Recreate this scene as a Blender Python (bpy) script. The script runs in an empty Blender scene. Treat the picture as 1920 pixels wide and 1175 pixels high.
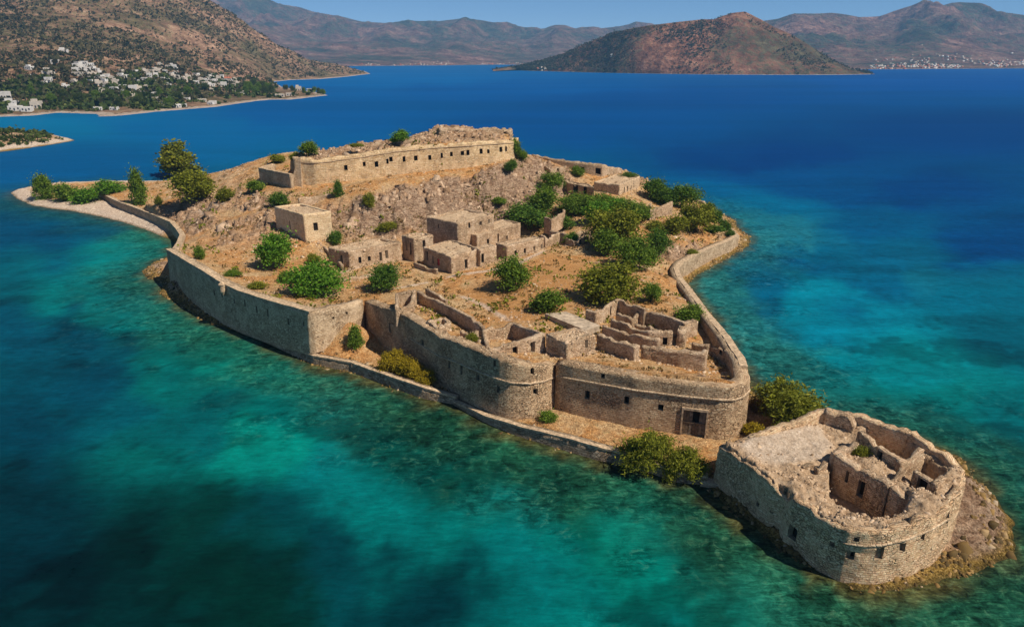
import bpy, math, random
import numpy as np
from math import radians, sin, cos, pi

# ------------------------------------------------------------------ camera, sky, sun
SC = bpy.context.scene
COL = SC.collection
F_PX, CX, CY, HCAM = 1280.0, 960.0, 587.5, 60.0        # focal length / centre in photo pixels, camera height (m)
PITCH = math.atan((CY - 105.0) / F_PX)
cd = bpy.data.cameras.new('camera')
cd.sensor_width = 36.0
cd.lens = 36.0 * F_PX / 1920.0
cd.clip_start, cd.clip_end = 1.0, 40000.0
cam = bpy.data.objects.new('camera', cd)
COL.objects.link(cam)
cam.location = (0, 0, HCAM)
cam.rotation_euler = (pi / 2 - PITCH, 0, 0)
SC.camera = cam

SUN_EL = radians(50)
SUN_AZ = radians(-27)                                   # measured from +X towards +Y
sdir = (cos(SUN_EL) * cos(SUN_AZ), cos(SUN_EL) * sin(SUN_AZ), sin(SUN_EL))
W = bpy.data.worlds.new('World')
SC.world = W
W.use_nodes = True
nt = W.node_tree
bg = nt.nodes['Background']
sky = nt.nodes.new('ShaderNodeTexSky')
sky.sky_type = 'NISHITA'
sky.sun_disc = False
sky.sun_elevation = SUN_EL
sky.sun_rotation = pi / 2 - SUN_AZ                      # sky azimuth runs clockwise from +Y
sky.altitude = 0
sky.air_density = 0.4
sky.dust_density = 0.0
sky.ozone_density = 3.0
nt.links.new(sky.outputs[0], bg.inputs[0])
bg.inputs[1].default_value = 0.095
sl = bpy.data.lights.new('sun', 'SUN')
sl.energy = 5.0
sl.angle = radians(0.5)
sl.color = (1.0, 0.93, 0.82)
sun = bpy.data.objects.new('sun', sl)
COL.objects.link(sun)
sun.location = (200, -50, 300)
sun.rotation_euler = (pi / 2 - SUN_EL, 0, SUN_AZ + pi / 2)
SC.view_settings.view_transform = 'Standard'
SC.view_settings.look = 'None'
SC.view_settings.exposure = 0.3
SC.view_settings.gamma = 1.0
SC.cycles.volume_bounces = 0
SC.cycles.max_bounces = 6
SC.cycles.transparent_max_bounces = 8

# ------------------------------------------------------------------ survey helpers: photo pixel + height -> world
SP, CP = sin(PITCH), cos(PITCH)
def ray(px, py):
    x = (px - CX) / F_PX; y = -(py - CY) / F_PX
    return x, CP + SP * y, -SP + CP * y
def at(px, py, z=0.0):
    x, y, dz = ray(px, py)
    t = (z - HCAM) / dz
    return (x * t, y * t, z)
def atY(px, py, Y):
    x, y, dz = ray(px, py)
    t = Y / y
    return (x * t, Y, HCAM + dz * t)
def ztop(x, y, py):
    v = -(py - CY) / F_PX
    return HCAM + (v * CP * y - SP * y) / (CP + v * SP)
def projv(P):
    P = np.asarray(P, float)
    z = P[..., 2] - HCAM
    d = CP * P[..., 1] - SP * z
    u = SP * P[..., 1] + CP * z
    return CX + F_PX * P[..., 0] / d, CY - F_PX * u / d
def depth(x, y, z):
    return CP * y - SP * (z - HCAM)

rng = np.random.default_rng(7)

# ------------------------------------------------------------------ numeric noise
def _h(ix, iy, s):
    n = (ix.astype(np.int64) * 374761393 + iy.astype(np.int64) * 668265263 + s * 1442695041) & 0xffffffff
    n = ((n ^ (n >> 13)) * 1274126177) & 0xffffffff
    n = (n ^ (n >> 16)) & 0xffffffff
    return n / 4294967295.0
def vnoise(x, y, s=0):
    x = np.asarray(x, float); y = np.asarray(y, float)
    ix = np.floor(x); iy = np.floor(y)
    fx = x - ix; fy = y - iy
    fx = fx * fx * (3 - 2 * fx); fy = fy * fy * (3 - 2 * fy)
    a = _h(ix, iy, s); b = _h(ix + 1, iy, s); c = _h(ix, iy + 1, s); d = _h(ix + 1, iy + 1, s)
    return (a + (b - a) * fx) * (1 - fy) + (c + (d - c) * fx) * fy
def fbm(x, y, s=0, oct=4, gain=0.5):
    t = 0; a = 1; n = 0
    for k in range(oct):
        t = t + a * (vnoise(x * 2 ** k + 17.3 * k, y * 2 ** k - 9.1 * k, s + k) - 0.5); n += a; a *= gain
    return t / n * 2          # about -1..1
def ridged(x, y, s=0, oct=4):
    t = 0; a = 1; n = 0
    for k in range(oct):
        t = t + a * (1 - np.abs(2 * vnoise(x * 2 ** k + 5.7 * k, y * 2 ** k + 3.3 * k, s + k) - 1)); n += a; a *= 0.5
    return t / n
def sstep(a, b, x):
    t = np.clip((x - a) / (b - a), 0, 1)
    return t * t * (3 - 2 * t)
def sdist(X, Y, poly):
    """signed distance to a polygon, positive inside"""
    P = np.asarray(poly, float)[:, :2]
    Q = np.roll(P, -1, 0)
    d2 = np.full(X.shape, 1e18); ins = np.zeros(X.shape, bool)
    for (ax, ay), (bx, by) in zip(P, Q):
        ex, ey = bx - ax, by - ay
        L = ex * ex + ey * ey + 1e-12
        t = np.clip(((X - ax) * ex + (Y - ay) * ey) / L, 0, 1)
        d2 = np.minimum(d2, (X - ax - t * ex) ** 2 + (Y - ay - t * ey) ** 2)
        if ay != by:
            c = ((ay > Y) != (by > Y)) & (X < (bx - ax) * (Y - ay) / (by - ay) + ax)
            ins ^= c
    d = np.sqrt(d2)
    return np.where(ins, d, -d)
class TPS:
    def __init__(self, pts, lam=0.0):
        P = np.asarray(pts, float); n = len(P)
        self.P = P; self.c = P[:, :2].mean(0); self.s = 100.0
        q = (P[:, :2] - self.c) / self.s
        A = np.zeros((n + 3, n + 3))
        A[:n, :n] = self.k(((q[:, None] - q[None]) ** 2).sum(-1)) + lam * np.eye(n)
        A[:n, n] = 1; A[:n, n + 1:] = q
        A[n:, :n] = A[:n, n:].T
        self.w = np.linalg.solve(A, np.r_[P[:, 2], 0, 0, 0]); self.q = q
    @staticmethod
    def k(r2):
        return 0.5 * r2 * np.log(r2 + 1e-12)
    def __call__(self, X, Y):
        x = (X - self.c[0]) / self.s; y = (Y - self.c[1]) / self.s
        n = len(self.q)
        o = self.w[n] + self.w[n + 1] * x + self.w[n + 2] * y
        for i in range(n):
            o = o + self.w[i] * self.k((x - self.q[i, 0]) ** 2 + (y - self.q[i, 1]) ** 2)
        return o

# ------------------------------------------------------------------ object helpers
def tag(o, label=None, cat=None, group=None, kind=None):
    if label: o['label'] = label
    if cat: o['category'] = cat
    if group: o['group'] = group
    if kind: o['kind'] = kind
    return o
def link(o, parent=None):
    COL.objects.link(o)
    if parent is not None: o.parent = parent
    return o
def empty(name, loc, label=None, cat=None, group=None):
    o = bpy.data.objects.new(name, None)
    o.empty_display_size = 0.5
    o.location = loc
    link(o)
    return tag(o, label, cat, group)
def npmesh(name, V, Q, mats, parent=None, smooth=False, mi=None, attrs=None, org=None):
    """V (n,3), Q (m,4) quads or list of polys; world coordinates, moved to the parent's frame"""
    V = np.asarray(V, float).reshape(-1, 3)
    if parent is not None and org is None: org = parent_origin(parent)
    if org is not None: V = V - np.asarray(org, float)
    me = bpy.data.meshes.new(name)
    if isinstance(Q, np.ndarray):
        k = Q.shape[1]
        me.vertices.add(len(V)); me.vertices.foreach_set('co', V.ravel())
        me.loops.add(Q.size); me.loops.foreach_set('vertex_index', Q.ravel().astype(np.int32))
        me.polygons.add(len(Q))
        me.polygons.foreach_set('loop_start', np.arange(0, Q.size, k, dtype=np.int32))
        me.polygons.foreach_set('loop_total', np.full(len(Q), k, dtype=np.int32))
        me.update(calc_edges=True)
    else:
        me.from_pydata(V.tolist(), [], Q)
    me.validate()
    for m in (mats if isinstance(mats, (list, tuple)) else [mats]): me.materials.append(m)
    if mi is not None: me.polygons.foreach_set('material_index', np.asarray(mi, np.int32))
    if smooth: me.polygons.foreach_set('use_smooth', np.ones(len(me.polygons), bool))
    for an, (typ, arr) in (attrs or {}).items():
        a = me.attributes.new(an, typ, 'POINT')
        a.data.foreach_set('color' if 'COLOR' in typ else 'vector' if 'VECTOR' in typ else 'value', np.asarray(arr, np.float32).ravel())
    me.update()
    o = bpy.data.objects.new(name, me)
    return link(o, parent)
def parent_origin(p):
    v = np.zeros(3)
    while p is not None:
        v = v + np.array(p.location); p = p.parent
    return v
class MB:
    def __init__(s): s.v = []; s.f = []; s.m = []
    def add(s, vs, fs, m=0):
        b = len(s.v); s.v += [tuple(map(float, v)) for v in vs]
        s.f += [tuple(i + b for i in f) for f in fs]; s.m += [m] * len(fs)
    def hexa(s, lo, hi, m=0):
        """8 corner solid from two 4-point loops"""
        s.add(list(lo) + list(hi), [(0, 3, 2, 1), (4, 5, 6, 7), (0, 1, 5, 4), (1, 2, 6, 5), (2, 3, 7, 6), (3, 0, 4, 7)], m)
    def box(s, c, size, rz=0, m=0):
        a, b, h = size[0] / 2, size[1] / 2, size[2] / 2; C, S = cos(rz), sin(rz)
        P = [(c[0] + x * C - y * S, c[1] + x * S + y * C) for x, y in ((-a, -b), (a, -b), (a, b), (-a, b))]
        s.hexa([(x, y, c[2] - h) for x, y in P], [(x, y, c[2] + h) for x, y in P], m)
    def tube(s, pts, rad, n=7, m=0):
        pts = [np.array(p, float) for p in pts]; b = len(s.v)
        for i, p in enumerate(pts):
            d = pts[min(i + 1, len(pts) - 1)] - pts[max(i - 1, 0)]; d = d / (np.linalg.norm(d) + 1e-9)
            u = np.cross(d, (0.3, 0.9, 0.2)); u /= np.linalg.norm(u) + 1e-9; w = np.cross(d, u)
            for k in range(n):
                a = 2 * pi * k / n; s.v.append(tuple(p + rad[i] * (cos(a) * u + sin(a) * w)))
        for i in range(len(pts) - 1):
            for k in range(n):
                s.f.append((b + i * n + k, b + i * n + (k + 1) % n, b + (i + 1) * n + (k + 1) % n, b + (i + 1) * n + k)); s.m.append(m)
        s.f.append(tuple(b + (len(pts) - 1) * n + k for k in range(n))); s.m.append(m)
    def build(s, name, mats, parent=None, smooth=False):
        return npmesh(name, s.v, s.f, mats, parent, smooth, s.m)

# ------------------------------------------------------------------ materials
def srgb(r, g, b):
    f = lambda c: (c / 255) / 12.92 if c <= 10 else ((c / 255 + 0.055) / 1.055) ** 2.4
    return (f(r), f(g), f(b), 1)
class NT:
    def __init__(s, name):
        s.mat = bpy.data.materials.new(name); s.mat.use_nodes = True
        s.t = s.mat.node_tree; s.n = s.t.nodes; s.b = s.n['Principled BSDF']; s.out = s.n['Material Output']
    def node(s, typ, **kw):
        n = s.n.new(typ)
        for k, v in kw.items(): setattr(n, k, v)
        return n
    def ln(s, a, b): s.t.links.new(a, b)
    def pos(s): return s.node('ShaderNodeNewGeometry').outputs['Position']
    def val(s, x, inp):
        if isinstance(x, (int, float)): inp.default_value = x
        elif isinstance(x, tuple): inp.default_value = x
        else: s.ln(x, inp)
    def vmul(s, v, k):
        n = s.node('ShaderNodeVectorMath', operation='MULTIPLY'); s.val(v, n.inputs[0]); n.inputs[1].default_value = k; return n.outputs[0]
    def vadd(s, a, b):
        n = s.node('ShaderNodeVectorMath', operation='ADD'); s.val(a, n.inputs[0]); s.val(b, n.inputs[1]); return n.outputs[0]
    def noise(s, v, scale, detail=4, rough=0.55, dist=0.0, out='Fac'):
        n = s.node('ShaderNodeTexNoise'); s.ln(v, n.inputs['Vector']); n.inputs['Scale'].default_value = scale
        n.inputs['Detail'].default_value = detail; n.inputs['Roughness'].default_value = rough; n.inputs['Distortion'].default_value = dist
        return n.outputs[out]
    def voro(s, v, scale, feat='F1', out='Distance', rnd=1.0):
        n = s.node('ShaderNodeTexVoronoi', feature=feat); s.ln(v, n.inputs['Vector']); n.inputs['Scale'].default_value = scale
        n.inputs['Randomness'].default_value = rnd
        return n.outputs[out]
    def ramp(s, f, stops, interp='LINEAR'):
        n = s.node('ShaderNodeValToRGB'); s.ln(f, n.inputs[0]); e = n.color_ramp.elements; n.color_ramp.interpolation = interp
        while len(e) < len(stops): e.new(0.5)
        for k, (p, c) in enumerate(stops):
            e[k].position = p; e[k].color = c if isinstance(c, tuple) else (c, c, c, 1)
        return n.outputs[0]
    def mix(s, f, a, b, mode='MIX'):
        n = s.node('ShaderNodeMix', data_type='RGBA', blend_type=mode)
        s.val(f, n.inputs[0]); s.val(a, n.inputs[6]); s.val(b, n.inputs[7]); return n.outputs[2]
    def math(s, op, a, b=0.0, clamp=False):
        n = s.node('ShaderNodeMath', operation=op); n.use_clamp = clamp
        s.val(a, n.inputs[0]); s.val(b, n.inputs[1]); return n.outputs[0]
    def attr(s, name, out='Fac'):
        n = s.node('ShaderNodeAttribute'); n.attribute_name = name; return n.outputs[out]
    def sep(s, v):
        n = s.node('ShaderNodeSeparateXYZ'); s.ln(v, n.inputs[0]); return n.outputs
    def bump(s, h, strength, dist, prev=None):
        n = s.node('ShaderNodeBump'); n.inputs['Strength'].default_value = strength; n.inputs['Distance'].default_value = dist
        s.ln(h, n.inputs['Height'])
        if prev is not None: s.ln(prev, n.inputs['Normal'])
        return n.outputs[0]
    def done(s, col, rough=0.9, nrm=None, spec=0.2):
        s.val(col, s.b.inputs['Base Color']); s.val(rough, s.b.inputs['Roughness'])
        s.b.inputs['Specular IOR Level'].default_value = spec
        if nrm is not None: s.ln(nrm, s.b.inputs['Normal'])
        return s.mat

def stone_mat(name, cols, size=0.55, mortar=0.25, bumpd=0.12, stain=0.6, blotch=(0.20, 0.15, 0.09, 1)):
    t = NT(name); p = t.pos()
    wob = t.noise(p, 1.3, 2, out='Color')
    pv = t.vadd(t.vmul(p, (0.85, 0.85, 1.7)), t.vmul(wob, (0.35, 0.35, 0.2)))
    cell = t.voro(pv, 1 / size, 'F1', 'Color', 0.85)
    edge = t.voro(pv, 1 / size, 'DISTANCE_TO_EDGE', 'Distance', 0.85)
    hue = t.sep(cell)
    c = t.ramp(hue[0], [(0.0, cols[0]), (0.5, cols[1]), (1.0, cols[2])])
    fine = t.noise(p, 3.5, 5, 0.65)
    c = t.mix(0.55, c, t.ramp(fine, [(0.3, 0.25), (0.5, 0.5), (0.72, 0.8)]), 'OVERLAY')
    m = t.ramp(edge, [(0.0, 1.0), (0.09, 0.0)])
    c = t.mix(t.math('MULTIPLY', m, mortar), c, (0.12, 0.085, 0.05, 1))
    big = t.noise(p, 0.22, 5, 0.6, 0.6)
    c = t.mix(t.math('MULTIPLY', t.ramp(big, [(0.44, 0.0), (0.66, 1.0)]), stain), c, blotch)
    streak = t.noise(t.vmul(p, (0.9, 0.9, 0.12)), 1.0, 3, 0.6)
    c = t.mix(t.math('MULTIPLY', t.ramp(streak, [(0.52, 0.0), (0.72, 1.0)]), stain * 0.5), c, (0.13, 0.10, 0.07, 1))
    h = t.math('ADD', t.ramp(edge, [(0.0, 0.0), (0.14, 1.0)]), t.math('MULTIPLY', fine, 0.7))
    h = t.math('ADD', h, t.math('MULTIPLY', hue[1], 0.35))
    return t.done(c, 0.95, t.bump(h, 0.9, bumpd), 0.1)
def masonry_mat(name, cols, bw=0.6, rh=0.3, mortar=0.5, bumpd=0.15, plaster=0.4, stain=0.5, pcol=None):
    """coursed blocks laid along the wall (arc length, height), with worn patches and run-off stains"""
    t = NT(name); p = t.pos(); w = t.attr('wuv', 'Vector')
    wob = t.node('ShaderNodeVectorMath', operation='SUBTRACT'); t.ln(t.noise(p, 1.7, 3, 0.6, out='Color'), wob.inputs[0]); wob.inputs[1].default_value = (.5, .5, .5)
    v = t.vadd(w, t.vmul(wob.outputs[0], (0.34, 0.20, 0)))
    def brick(b, r):
        n = t.node('ShaderNodeTexBrick'); t.ln(v, n.inputs['Vector']); n.offset = 0.43; n.offset_frequency = 2; n.squash = 1.35; n.squash_frequency = 3
        n.inputs['Color1'].default_value = (0, 0, 0, 1); n.inputs['Color2'].default_value = (1, 1, 1, 1); n.inputs['Mortar'].default_value = (.4, .4, .4, 1)
        for k, q in (('Scale', 1.0), ('Mortar Size', rh * 0.09), ('Mortar Smooth', 0.6), ('Brick Width', b), ('Row Height', r)): n.inputs[k].default_value = q
        return n.outputs['Color'], n.outputs['Fac']
    c1, f1 = brick(bw, rh)
    cell = t.voro(t.vmul(v, (0.8, 1.6, 1)), 1.3 / bw, 'F1', 'Color', 0.9); cv = t.sep(cell)[0]
    sel = t.ramp(t.noise(p, 0.16, 3, 0.5), [(0.47, 0.0), (0.53, 1.0)])
    tint = t.mix(sel, c1, cv)
    edge = t.ramp(t.voro(t.vmul(v, (0.8, 1.6, 1)), 1.3 / bw, 'DISTANCE_TO_EDGE', 'Distance', 0.9), [(0.0, 1.0), (0.10, 0.0)])
    mo = t.mix(sel, f1, edge)
    fine = t.noise(p, 3.2, 6, 0.7); mid = t.noise(p, 0.75, 5, 0.65)
    c = t.ramp(t.math('ADD', t.math('MULTIPLY', t.sep(tint)[0], 0.6), t.math('MULTIPLY', mid, 0.4)), [(0.12, cols[0]), (0.45, cols[1]), (0.78, cols[2])])
    pm = t.ramp(t.noise(p, 0.33, 5, 0.62, 0.4), [(0.50, 0.0), (0.60, 1.0)])
    c = t.mix(t.math('MULTIPLY', pm, plaster), c, pcol or cols[2])
    mo = t.math('MULTIPLY', t.sep(mo)[0], t.math('SUBTRACT', 1.0, t.math('MULTIPLY', pm, 0.7)))
    c = t.mix(t.math('MULTIPLY', mo, mortar), c, (0.10, 0.065, 0.035, 1))
    c = t.mix(0.6, c, t.ramp(fine, [(0.32, 0.22), (0.68, 0.8)]), 'OVERLAY')
    hole = t.ramp(t.noise(p, 1.5, 3, 0.5), [(0.66, 0.0), (0.71, 1.0)])
    c = t.mix(t.math('MULTIPLY', hole, 0.6), c, (0.07, 0.045, 0.025, 1))
    st = t.noise(t.vmul(w, (0.8, 0.10, 1)), 1.0, 5, 0.65); st2 = t.noise(p, 0.25, 5, 0.65, 0.5)
    c = t.mix(t.math('MULTIPLY', t.ramp(st, [(0.52, 0.0), (0.70, 1.0)]), stain * 0.7), c, (0.15, 0.105, 0.06, 1))
    c = t.mix(t.math('MULTIPLY', t.ramp(st2, [(0.50, 0.0), (0.68, 1.0)]), stain), c, (0.23, 0.15, 0.085, 1))
    h = t.math('SUBTRACT', t.math('ADD', t.math('MULTIPLY', fine, 0.8), t.math('MULTIPLY', t.sep(tint)[0], 0.5)), mo)
    h = t.math('SUBTRACT', h, t.math('MULTIPLY', hole, 1.2))
    return t.done(c, 0.95, t.bump(h, 1.0, bumpd), 0.1)
def leaf_mat(name, a, b, c=None):
    t = NT(name)
    r = t.node('ShaderNodeNewGeometry').outputs['Random Per Island']
    cl = t.noise(t.node('ShaderNodeTexCoord').outputs['Object'], 3.0, 2)
    base = t.ramp(r, [(0.0, a), (0.7, b), (1.0, c or b)])
    base = t.mix(0.45, base, t.ramp(cl, [(0.3, 0.3), (0.7, 0.75)]), 'OVERLAY')
    t.done(base, 0.7, None, 0.15)
    tr = t.node('ShaderNodeBsdfTranslucent'); t.ln(base, tr.inputs[0])
    mx = t.node('ShaderNodeMixShader'); mx.inputs[0].default_value = 0.3
    t.ln(t.b.outputs[0], mx.inputs[1]); t.ln(tr.outputs[0], mx.inputs[2]); t.ln(mx.outputs[0], t.out.inputs[0])
    return t.mat
def plain_mat(name, col, rough=0.9, var=0.25, scale=2.0, bumpd=0.03):
    t = NT(name); p = t.pos()
    n = t.noise(p, scale, 5, 0.6)
    c = t.mix(var * 2, (col[0], col[1], col[2], 1), t.ramp(n, [(0.3, 0.2), (0.7, 0.8)]), 'OVERLAY')
    return t.done(c, rough, t.bump(n, 0.5, bumpd), 0.15)

M = {}
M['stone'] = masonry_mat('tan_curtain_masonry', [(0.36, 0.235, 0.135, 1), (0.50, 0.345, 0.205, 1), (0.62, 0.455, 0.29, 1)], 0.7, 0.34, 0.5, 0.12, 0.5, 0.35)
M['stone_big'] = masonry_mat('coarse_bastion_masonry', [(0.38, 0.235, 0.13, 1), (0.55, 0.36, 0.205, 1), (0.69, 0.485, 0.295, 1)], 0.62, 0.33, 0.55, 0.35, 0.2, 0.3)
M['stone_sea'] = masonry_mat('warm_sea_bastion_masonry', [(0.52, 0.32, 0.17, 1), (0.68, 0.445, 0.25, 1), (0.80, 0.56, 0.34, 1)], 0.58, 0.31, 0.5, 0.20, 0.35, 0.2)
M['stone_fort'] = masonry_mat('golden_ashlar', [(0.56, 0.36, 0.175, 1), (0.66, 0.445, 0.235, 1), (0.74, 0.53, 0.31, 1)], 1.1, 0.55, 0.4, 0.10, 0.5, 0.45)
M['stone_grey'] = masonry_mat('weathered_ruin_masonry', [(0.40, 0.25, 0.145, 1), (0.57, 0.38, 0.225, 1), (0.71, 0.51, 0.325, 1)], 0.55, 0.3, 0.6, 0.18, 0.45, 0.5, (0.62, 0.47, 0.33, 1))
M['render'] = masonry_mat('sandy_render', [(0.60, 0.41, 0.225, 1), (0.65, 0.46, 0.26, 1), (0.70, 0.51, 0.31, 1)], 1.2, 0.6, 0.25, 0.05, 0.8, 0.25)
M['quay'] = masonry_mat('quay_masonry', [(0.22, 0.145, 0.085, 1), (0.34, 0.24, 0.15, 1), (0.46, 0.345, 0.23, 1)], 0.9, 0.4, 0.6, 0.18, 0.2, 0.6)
M['trim'] = stone_mat('string_course_stone', [(0.40, 0.27, 0.16, 1), (0.52, 0.365, 0.225, 1), (0.62, 0.46, 0.30, 1)], 0.6, 0.3, 0.08, 0.3)
M['cap'] = plain_mat('limestone_capping', (0.46, 0.325, 0.20), 0.95, 0.5, 1.8, 0.12)
M['slab'] = plain_mat('worn_floor_plaster', (0.42, 0.32, 0.22), 0.95, 0.4, 0.9, 0.06)
M['dark'] = plain_mat('unlit_interior', (0.02, 0.016, 0.012), 1.0, 0.1)  # near-black backing panel: the darkness inside openings is put into its colour
M['reveal'] = plain_mat('opening_reveal', (0.30, 0.22, 0.14), 1.0, 0.3)
M['wood'] = plain_mat('weathered_gate_planks', (0.16, 0.115, 0.075), 0.9, 0.6, 2.2, 0.05)
M['wood_grey'] = plain_mat('grey_weathered_plank', (0.19, 0.15, 0.11), 0.9, 0.5, 2.2, 0.05)
M['red'] = plain_mat('faded_red_paint', (0.42, 0.05, 0.05), 0.8, 0.3)
M['bark'] = plain_mat('bark', (0.11, 0.075, 0.045), 0.95, 0.5, 4.0, 0.05)
M['white'] = plain_mat('whitewash', (0.60, 0.56, 0.51), 0.9, 0.12, 0.3)
M['cream'] = plain_mat('cream_wash', (0.50, 0.43, 0.35), 0.9, 0.15, 0.3)
M['haze_tan'] = plain_mat('tan_wash', (0.42, 0.33, 0.25), 0.9, 0.2, 0.5)
M['terracotta'] = plain_mat('terracotta_tiles', (0.38, 0.13, 0.07), 0.9, 0.3, 0.5)
M['window'] = plain_mat('dark_window_glass', (0.04, 0.05, 0.07), 0.3, 0.1)
M['leaf_bright'] = leaf_mat('leaf_bright', (0.054, 0.138, 0.010, 1), (0.114, 0.240, 0.014, 1), (0.204, 0.324, 0.036, 1))
M['leaf_green'] = leaf_mat('leaf_green', (0.061, 0.116, 0.010, 1), (0.134, 0.207, 0.017, 1), (0.220, 0.281, 0.037, 1))
M['leaf_dark'] = leaf_mat('leaf_dark', (0.043, 0.094, 0.011, 1), (0.094, 0.175, 0.018, 1), (0.163, 0.225, 0.031, 1))
M['leaf_olive'] = leaf_mat('leaf_olive', (0.105, 0.118, 0.009, 1), (0.195, 0.205, 0.015, 1), (0.30, 0.285, 0.032, 1))
M['leaf_gold'] = leaf_mat('leaf_gold', (0.20, 0.145, 0.006, 1), (0.34, 0.245, 0.010, 1), (0.44, 0.32, 0.03, 1))
M['leaf_dry'] = leaf_mat('leaf_dry', (0.15, 0.085, 0.025, 1), (0.26, 0.165, 0.05, 1), (0.17, 0.15, 0.035, 1))

# ------------------------------------------------------------------ plan of the island
def WP(px, pb, pt, zb):                    # wall point from its base pixel (at height zb) and the row of its top edge
    x, y, _ = at(px, pb, zb)
    return (x, y, zb, ztop(x, y, pt))
def TPt(px, py, zt, zb):                   # wall point from its top pixel at a known height
    x, y, _ = at(px, py, zt)
    return (x, y, zb, zt)
WALL_A = [TPt(180, 358, 3.0, 1.0), WP(219, 390, 376, 1.2), WP(232, 395, 381, 1.2), WP(260, 405, 391, 1.2), WP(300, 423, 407, 1.2), WP(322, 435, 416, 1.2),
          WP(333, 446, 429, 1.2), TPt(337.5, 440, 6.0, 0.8), TPt(331, 456, 8.6, 0.6), TPt(323, 467, 9.7, 0.6)]
WALL_B = [WP(322, 524, 467, 1.0), WP(364, 563, 491, 1.0), WP(390, 583, 506, 1.0), WP(422, 601, 527, 1.0), WP(457, 618, 545, 1.0), WP(523, 643, 566, 1.5), WP(588, 656, 584, 2.9)]
WALL_C = [WALL_B[-1], WP(640, 642, 574, 2.6), WP(686, 626, 564, 2.2)]
WALL_D = [WP(688, 628, 564, 1.5), WP(717, 648, 574, 1.3), WP(739, 661, 579, 1.2), WP(775, 683, 597, 1.2), WP(809, 704, 620, 1.2), WP(830, 718, 634, 1.2), WP(855, 735, 638, 1.2),
          WP(908, 764, 661, 1.2), WP(936, 776, 672, 1.2), WP(959, 782, 680, 1.2), WP(993, 782, 684, 1.2), WP(1018, 772, 683.5, 1.3), WP(1039, 757, 679.5, 1.5)]
WALL_E = [WP(1041, 761, 680, 1.5), WP(1063, 769, 683, 1.5), WP(1185, 797, 706, 1.5), WP(1277, 811, 719, 1.5), WP(1343, 823, 725, 1.2), WP(1366, 822, 726, 1.2), WP(1383, 815, 721, 1.2),
          WP(1394, 803, 710, 1.2), TPt(1401, 689, 10.0, 1.0)]
WALL_F = [TPt(1401, 687, 10.0, 0.6), TPt(1396, 672, 10.0, 0.5), TPt(1385, 657, 9.8, 0.5), TPt(1369, 633, 9.3, 0.5), TPt(1351, 611, 8.9, 0.4), TPt(1330, 588, 8.3, 0.4), TPt(1310, 560, 7.3, 0.3),
          TPt(1291, 536, 6.4, 0.2), TPt(1277, 518, 5.8, 0.1), TPt(1272, 504, 5.5, 0.1), TPt(1280, 492, 5.4, 0.1), TPt(1305, 478, 5.2, 0.1), TPt(1331, 466, 4.9, 0.1),
          TPt(1370, 450, 4.5, 0.1), TPt(1386, 441, 4.3, 0.1)]
WALL_G = [TPt(1386, 441, 4.3, 0.1), TPt(1376, 430, 4.2, 0.1), TPt(1357, 411, 4.0, 0.1), TPt(1331, 388, 4.0, 0.1), TPt(1321, 377, 4.2, 0.1), TPt(1308, 375, 4.2, 0.1)]
BACK = [(60, 318, 1, 5), (40, 332, 1, 6), (0, 344, 1, 6), (-60, 352, 1, 6), (-110, 354, 1, 4), (-160, 345, 1, 3), (-190, 332, 1, 3)]
MAINPOLY = [p[:2] for p in WALL_A + WALL_B + WALL_C[1:] + WALL_D + WALL_E + WALL_F + WALL_G + BACK]
SHORE = [at(*p, 0)[:2] for p in [(20, 362), (32, 372), (60, 385), (95, 391), (130, 395), (165, 401), (200, 409), (230, 416), (260, 426), (290, 437), (318, 449), (329, 456),
         (322, 470), (318, 482), (292, 490), (277, 508), (282, 522), (306, 533), (303, 548), (325, 563), (345, 577), (370, 592), (400, 606), (440, 619), (477, 632), (523, 653), (590, 684), (660, 698),
         (699, 711), (740, 727), (795, 746), (853, 758), (913, 793), (959, 812), (1020, 831), (1120, 860), (1184, 872), (1240, 891), (1269, 903), (1296, 901), (1322, 905),
         (1340, 925), (1368, 952), (1452, 1016), (1539, 1075), (1611, 1103), (1680, 1104), (1740, 1092), (1785, 1076), (1831, 1058), (1863, 1030), (1866, 999), (1857, 960), (1836, 922), (1816, 897)]] + \
        [(70.5, 92), (66, 100), (60, 104), (52, 103), (47, 108), (46, 118), (46.5, 130), (48, 142), (49, 155), (49, 168)] + \
        [at(*p, 0)[:2] for p in [(1289, 532), (1305, 516), (1331, 503), (1357, 488), (1383, 472), (1405, 460)]] + \
        [(84, 236), (84, 250), (87, 262), (84, 275), (85, 290), (78, 306), (62, 324), (42, 338), (0, 350), (-60, 358), (-110, 361), (-150, 356), (-185, 349)] + \
        [at(*p, 0)[:2] for p in [(185, 341), (110, 344), (60, 351), (28, 357)]]
FORT = [WP(566, 344, 297, 19), WP(580, 344.5, 298, 19), WP(594, 344, 298.5, 19.2), WP(615, 342, 297.5, 19.4), WP(650, 337.5, 292, 20), WP(681, 333, 288, 20.5), WP(747, 325.5, 277, 21.5),
        WP(814, 318, 270.5, 22.5), WP(886, 311, 266.5, 23.5), WP(940, 300.5, 263.5, 24.8), WP(962, 296, 263, 25)]
FORTPOLY = [p[:2] for p in FORT] + [(0, 268), (-6, 282), (-42, 280), (-78, 268), (-80, 246)]

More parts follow.
